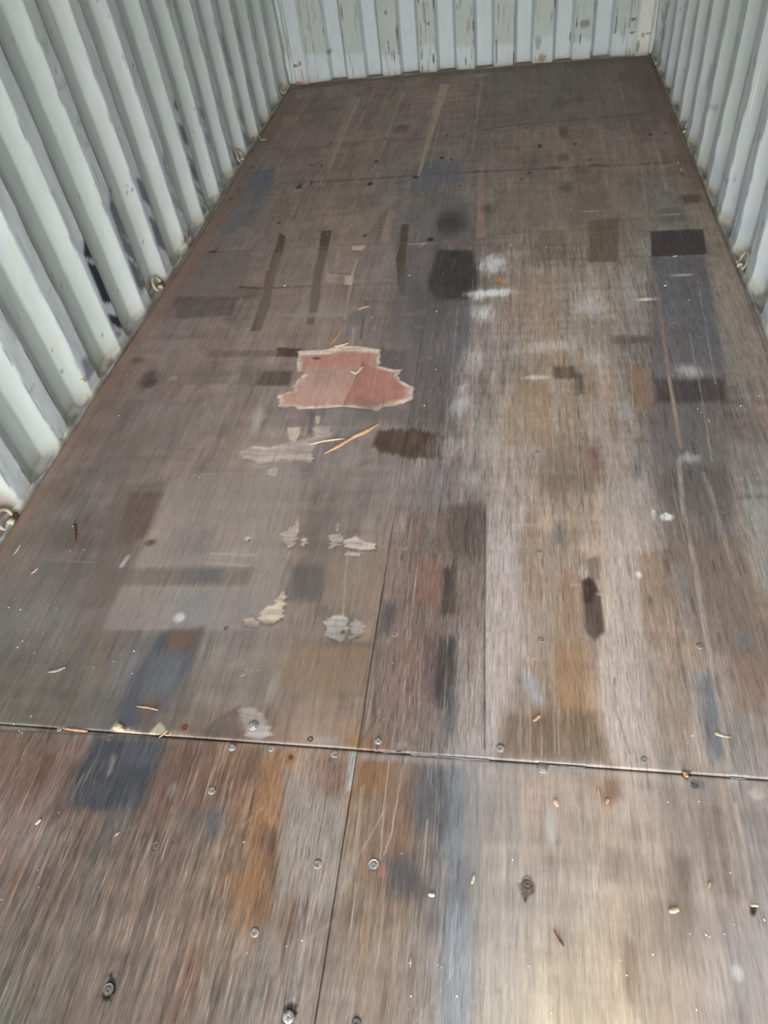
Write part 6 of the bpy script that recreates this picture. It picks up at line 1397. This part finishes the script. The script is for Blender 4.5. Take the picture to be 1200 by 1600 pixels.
# tiny white crumbs: five shapes, copied
FK = []
for k in range(5):
    random.seed(40 + k); n = 7; bm = bmesh.new()
    lo = []; hi = []
    for i in range(n):
        th = 2 * math.pi * (i + random.uniform(-.3, .3)) / n; r = random.uniform(.55, 1.2)
        lo.append(bm.verts.new((r * math.cos(th), r * .7 * math.sin(th), 0))); hi.append(bm.verts.new((r * .8 * math.cos(th), r * .55 * math.sin(th), random.uniform(.35, .7))))
    bm.faces.new(lo[::-1]); bm.faces.new(hi)
    for i in range(n): bm.faces.new((lo[i], lo[(i + 1) % n], hi[(i + 1) % n], hi[i]))
    me = bpy.data.meshes.new('crumb'); bm.to_mesh(me); bm.free(); me.materials.append(M_FLAKE); FK.append(me)
FLAKES = [(114, 823, 3), (150, 834, 1.5), (110, 861, 2.5), (132, 1048 - 188, 2), (48, 881, 2), (14, 950, 3), (32, 953, 3), (4, 923, 2), (24, 937, 1.5), (86, 941, 2), (36, 1002, 2.5), (28, 1012, 3), (43, 984, 2), (68, 991, 1.5), (90, 1021, 1.5), (54, 1021, 1.5), (88, 951, 1.5),
          (210, 1018, 3.5), (178, 1034, 2), (146, 1043, 2), (207, 1087 - 34, 2), (49, 1119, 2), (30, 1143, 2.5), (35, 1146, 2), (22, 1132, 3.5), (48, 1121, 1.5), (92, 1275 - 5, 1.5), (60, 1360, 2), (3, 1406, 1.5), (61, 1387, 1.5), (381, 1316, 2.2), (386, 1489, 1.5), (484, 1318, 1.6), (472, 1470, 2.2), (448, 1479, 1.8),
          (628, 1334, 1.5), (642, 1557, 2.4), (638, 1577, 1.5), (690, 1512, 1.5), (684, 1508, 1.5), (714, 1557, 2.4), (640, 1505, 1.4), (801, 1344, 2.6), (1043, 1254, 2.2), (935, 1236, 1.2), (1092, 1253, 2.2), (1082, 1150, 2.6), (1074, 1162, 2), (1141, 1364, 1.8), (1170, 1321 + 42, 1.5), (1147, 1445, 1.6), (1020, 1492, 2.6), (1078, 1460, 2.4), (1103, 1461, 2.6), (1108, 1464, 2.2), (979, 1524, 2), (1088, 1578, 2.4), (970, 1501, 1.6), (862, 1583, 2), (826, 1510, 2.2), (1194, 1438, 2.6), (1132, 1460, 2),
          (614, 1037, 1.8), (614, 1093 - 57, 1.4), (600, 1125, 1.8), (633, 1085, 1.5), (836, 1031, 2), (762, 929, 2), (803, 809, 2), (925, 776, 2.2), (998, 897, 3), (1041, 810, 4.5), (1047, 806, 4), (1040, 803, 3.5), (1021, 800, 3), (1090, 640, 3), (1095, 645, 3), (1157, 635, 4), (1166, 563, 3), (1094, 528, 3), (1187, 619, 4), (1108, 658, 3), (1053, 505, 4), (1039, 447, 6), (1041, 441, 4), (1077, 470, 4), (853, 387, 5), (902, 445, 3), (819, 503, 3), (884, 518, 3), (798, 383, 4), (950, 318, 4), (1059, 254, 6), (1064, 265, 7), (1095, 357, 4), (1010, 391, 4),
          (345, 592, 2.5), (233, 555, 3), (186, 650, 3), (146, 808, 1.5), (312, 746, 2.5), (316, 770, 2), (190, 587, 2.5), (212, 582, 2.5), (445, 447, 5), (640, 431, 4), (692, 428, 3), (574, 467, 3), (581, 496, 4), (682, 487, 4), (663, 634, 3.5), (681, 578, 3), (676, 602, 2.5), (420, 420, 3), (441, 417, 3), (406, 398, 3), (600, 360, 3), (512, 367, 4)]


def crumb_place(px, py, x, y):
    if y < Y1 + .02:
        if x < XC: t = 'streaky brown near left plywood sheet'; u = 'near left sheet'
        elif px < 745: t = 'near floor around the blue-grey streak'; u = 'blue-grey streak'
        elif py < 1400: t = 'near right plywood, just beyond the brown stain'; u = 'near right sheet'
        else: t = 'palest plywood at the near right'; u = 'pale near right sheet'
    elif x < XC:
        if px < 160 and py > 900: t = 'dull grey-brown left floor before the first joint'; u = 'left floor before the joint'
        elif y < 1.6: t = 'left second sheet beside the rusty stick and blue stain'; u = 'second left sheet'
        elif px < 360: t = 'dark floor along the foot of the left wall'; u = 'floor along the left wall'
        else: t = 'floor between and behind the brown stripes and red patch'; u = 'floor about the brown stripes'
    elif px > 990:
        if y < 1.5: t = 'floor by the white fleck cluster at the right'; u = 'white fleck cluster'
        else: t = 'dark floor band along the right wall'; u = 'dark band by the right wall'
    elif y < 1.6: t = 'reddish and pale boards right of the middle joint'; u = 'boards right of the middle joint'
    else: t = 'dusty middle of the floor right of the red patch'; u = 'dusty middle of the floor'
    return 'tiny white paint crumb on the ' + t, 'white paint crumbs on the ' + u


for n_, (px, py, s) in enumerate(FLAKES):
    o = bpy.data.objects.new('paint_flake', FK[n_ % 5]); C.objects.link(o)
    x, y = at(px, py); o.location = (x, y, .0014); s *= .00085; o.scale = (s, s, s * .8); o.rotation_euler = (0, 0, n_ * 1.7)
    w_, a_ = crumb_place(px, py, x, y)
    tag(o, w_, 'paint crumb', a_)


# ---------------------------------------------------------------- lashing rings at the foot of the walls
def lashing_ring(side, y, label, lean=.35, size=1.0, seed=0):
    random.seed(seed)
    xb = (XL - .010) if side < 0 else (XR + .010)
    root = bpy.data.objects.new('lashing_ring', None); C.objects.link(root)
    root.location = (xb, y, .004); tag(root, label, 'lashing ring', 'lashing rings along the walls')
    # D-shaped ring leaning on the wall
    R, r = .031 * size, .0058; vs = []; fs = []; N, M = 40, 10
    for i in range(N):
        th = 2 * math.pi * i / N
        cx = R * math.cos(th) * 1.0; cz = R * math.sin(th)
        if cz < -R * .55: cz = -R * .55
        tx, tz = -math.sin(th), math.cos(th)
        for k in range(M):
            ph = 2 * math.pi * k / M
            u = r * math.cos(ph); v = r * math.sin(ph)
            yy = cx + u * math.cos(th); zz = cz + u * math.sin(th); xx = v
            # lean about the base
            zz += R * .55 + r
            X_ = xx * math.cos(lean) + zz * math.sin(lean) * side * .8
            vs.append((X_, yy, zz * math.cos(lean) + .002))
    for i in range(N):
        for k in range(M): fs.append((i * M + k, i * M + (k + 1) % M, ((i + 1) % N) * M + (k + 1) % M, ((i + 1) % N) * M + k))
    link_mesh('ring', vs, fs, M_RING, root)
    # welded keeper strap over the ring's foot, and the rough weld lump
    vs = []; fs = []; N = 12
    for i in range(N + 1):
        th = math.pi * i / N
        for yy in (-.011, .011):
            for rr in (.0085, .0125):
                vs.append((-side * (rr * math.cos(th)) * 1.0, yy + .006, rr * math.sin(th) + .002))
    for i in range(N):
        a = i * 4; b = a + 4
        fs += [(a, b, b + 1, a + 1), (a + 2, a + 3, b + 3, b + 2), (a + 1, b + 1, b + 3, a + 3), (a, a + 2, b + 2, b)]
    fs += [(0, 1, 3, 2), (N * 4, N * 4 + 2, N * 4 + 3, N * 4 + 1)]
    k_ = link_mesh('keeper', vs, fs, M_RING, root)
    bm = bmesh.new(); bmesh.ops.create_icosphere(bm, subdivisions=3, radius=1)
    for v in bm.verts:
        n = 1 + .35 * math.sin(v.co.x * 7 + seed) * math.cos(v.co.y * 6) + .18 * math.sin(v.co.z * 13 + seed)
        v.co = Vector((v.co.x * .011 * n, v.co.y * .017 * n + .026, max(v.co.z * .011 * n, -.004) + .004))
    me = bpy.data.meshes.new('weld_lump'); bm.to_mesh(me); bm.free(); me.materials.append(M_RUST if seed % 2 == 0 else M_RING)
    me.polygons.foreach_set('use_smooth', [True] * len(me.polygons))
    o = bpy.data.objects.new('weld_lump', me); C.objects.link(o); o.parent = root
    return root


lashing_ring(-1, 1.315, 'rusty lashing ring at the left wall, the one nearest the viewer', seed=0)
lashing_ring(-1, 2.700, 'curled lashing ring at the left wall beside the dark scuffed ribs', seed=2)
lashing_ring(-1, 4.085, 'pale lashing ring at the left wall level with the dark screw holes', seed=3, size=1.1)
lashing_ring(-1, 5.190, 'lashing ring at the left wall next to the back corner', seed=5, size=1.1)
lashing_ring(1, 2.700, 'white lashing ring at the right wall, the nearest on that side', seed=7, size=1.1)
lashing_ring(1, 4.050, 'lashing ring at the right wall, between the nearest one and the back corner', seed=6)
lashing_ring(1, 5.150, 'lashing ring at the right wall by the back corner post', seed=9)
# small broken tab low on a left rib
o = box_mesh('steel_tab', -.008, .010, -.009, .009, 0, .012, M_RING)
o.location = (XL - .012, 1.945, .074); o['label'] = 'small rust-stained steel tab stub low on a left wall rib'; o['category'] = 'steel tab'
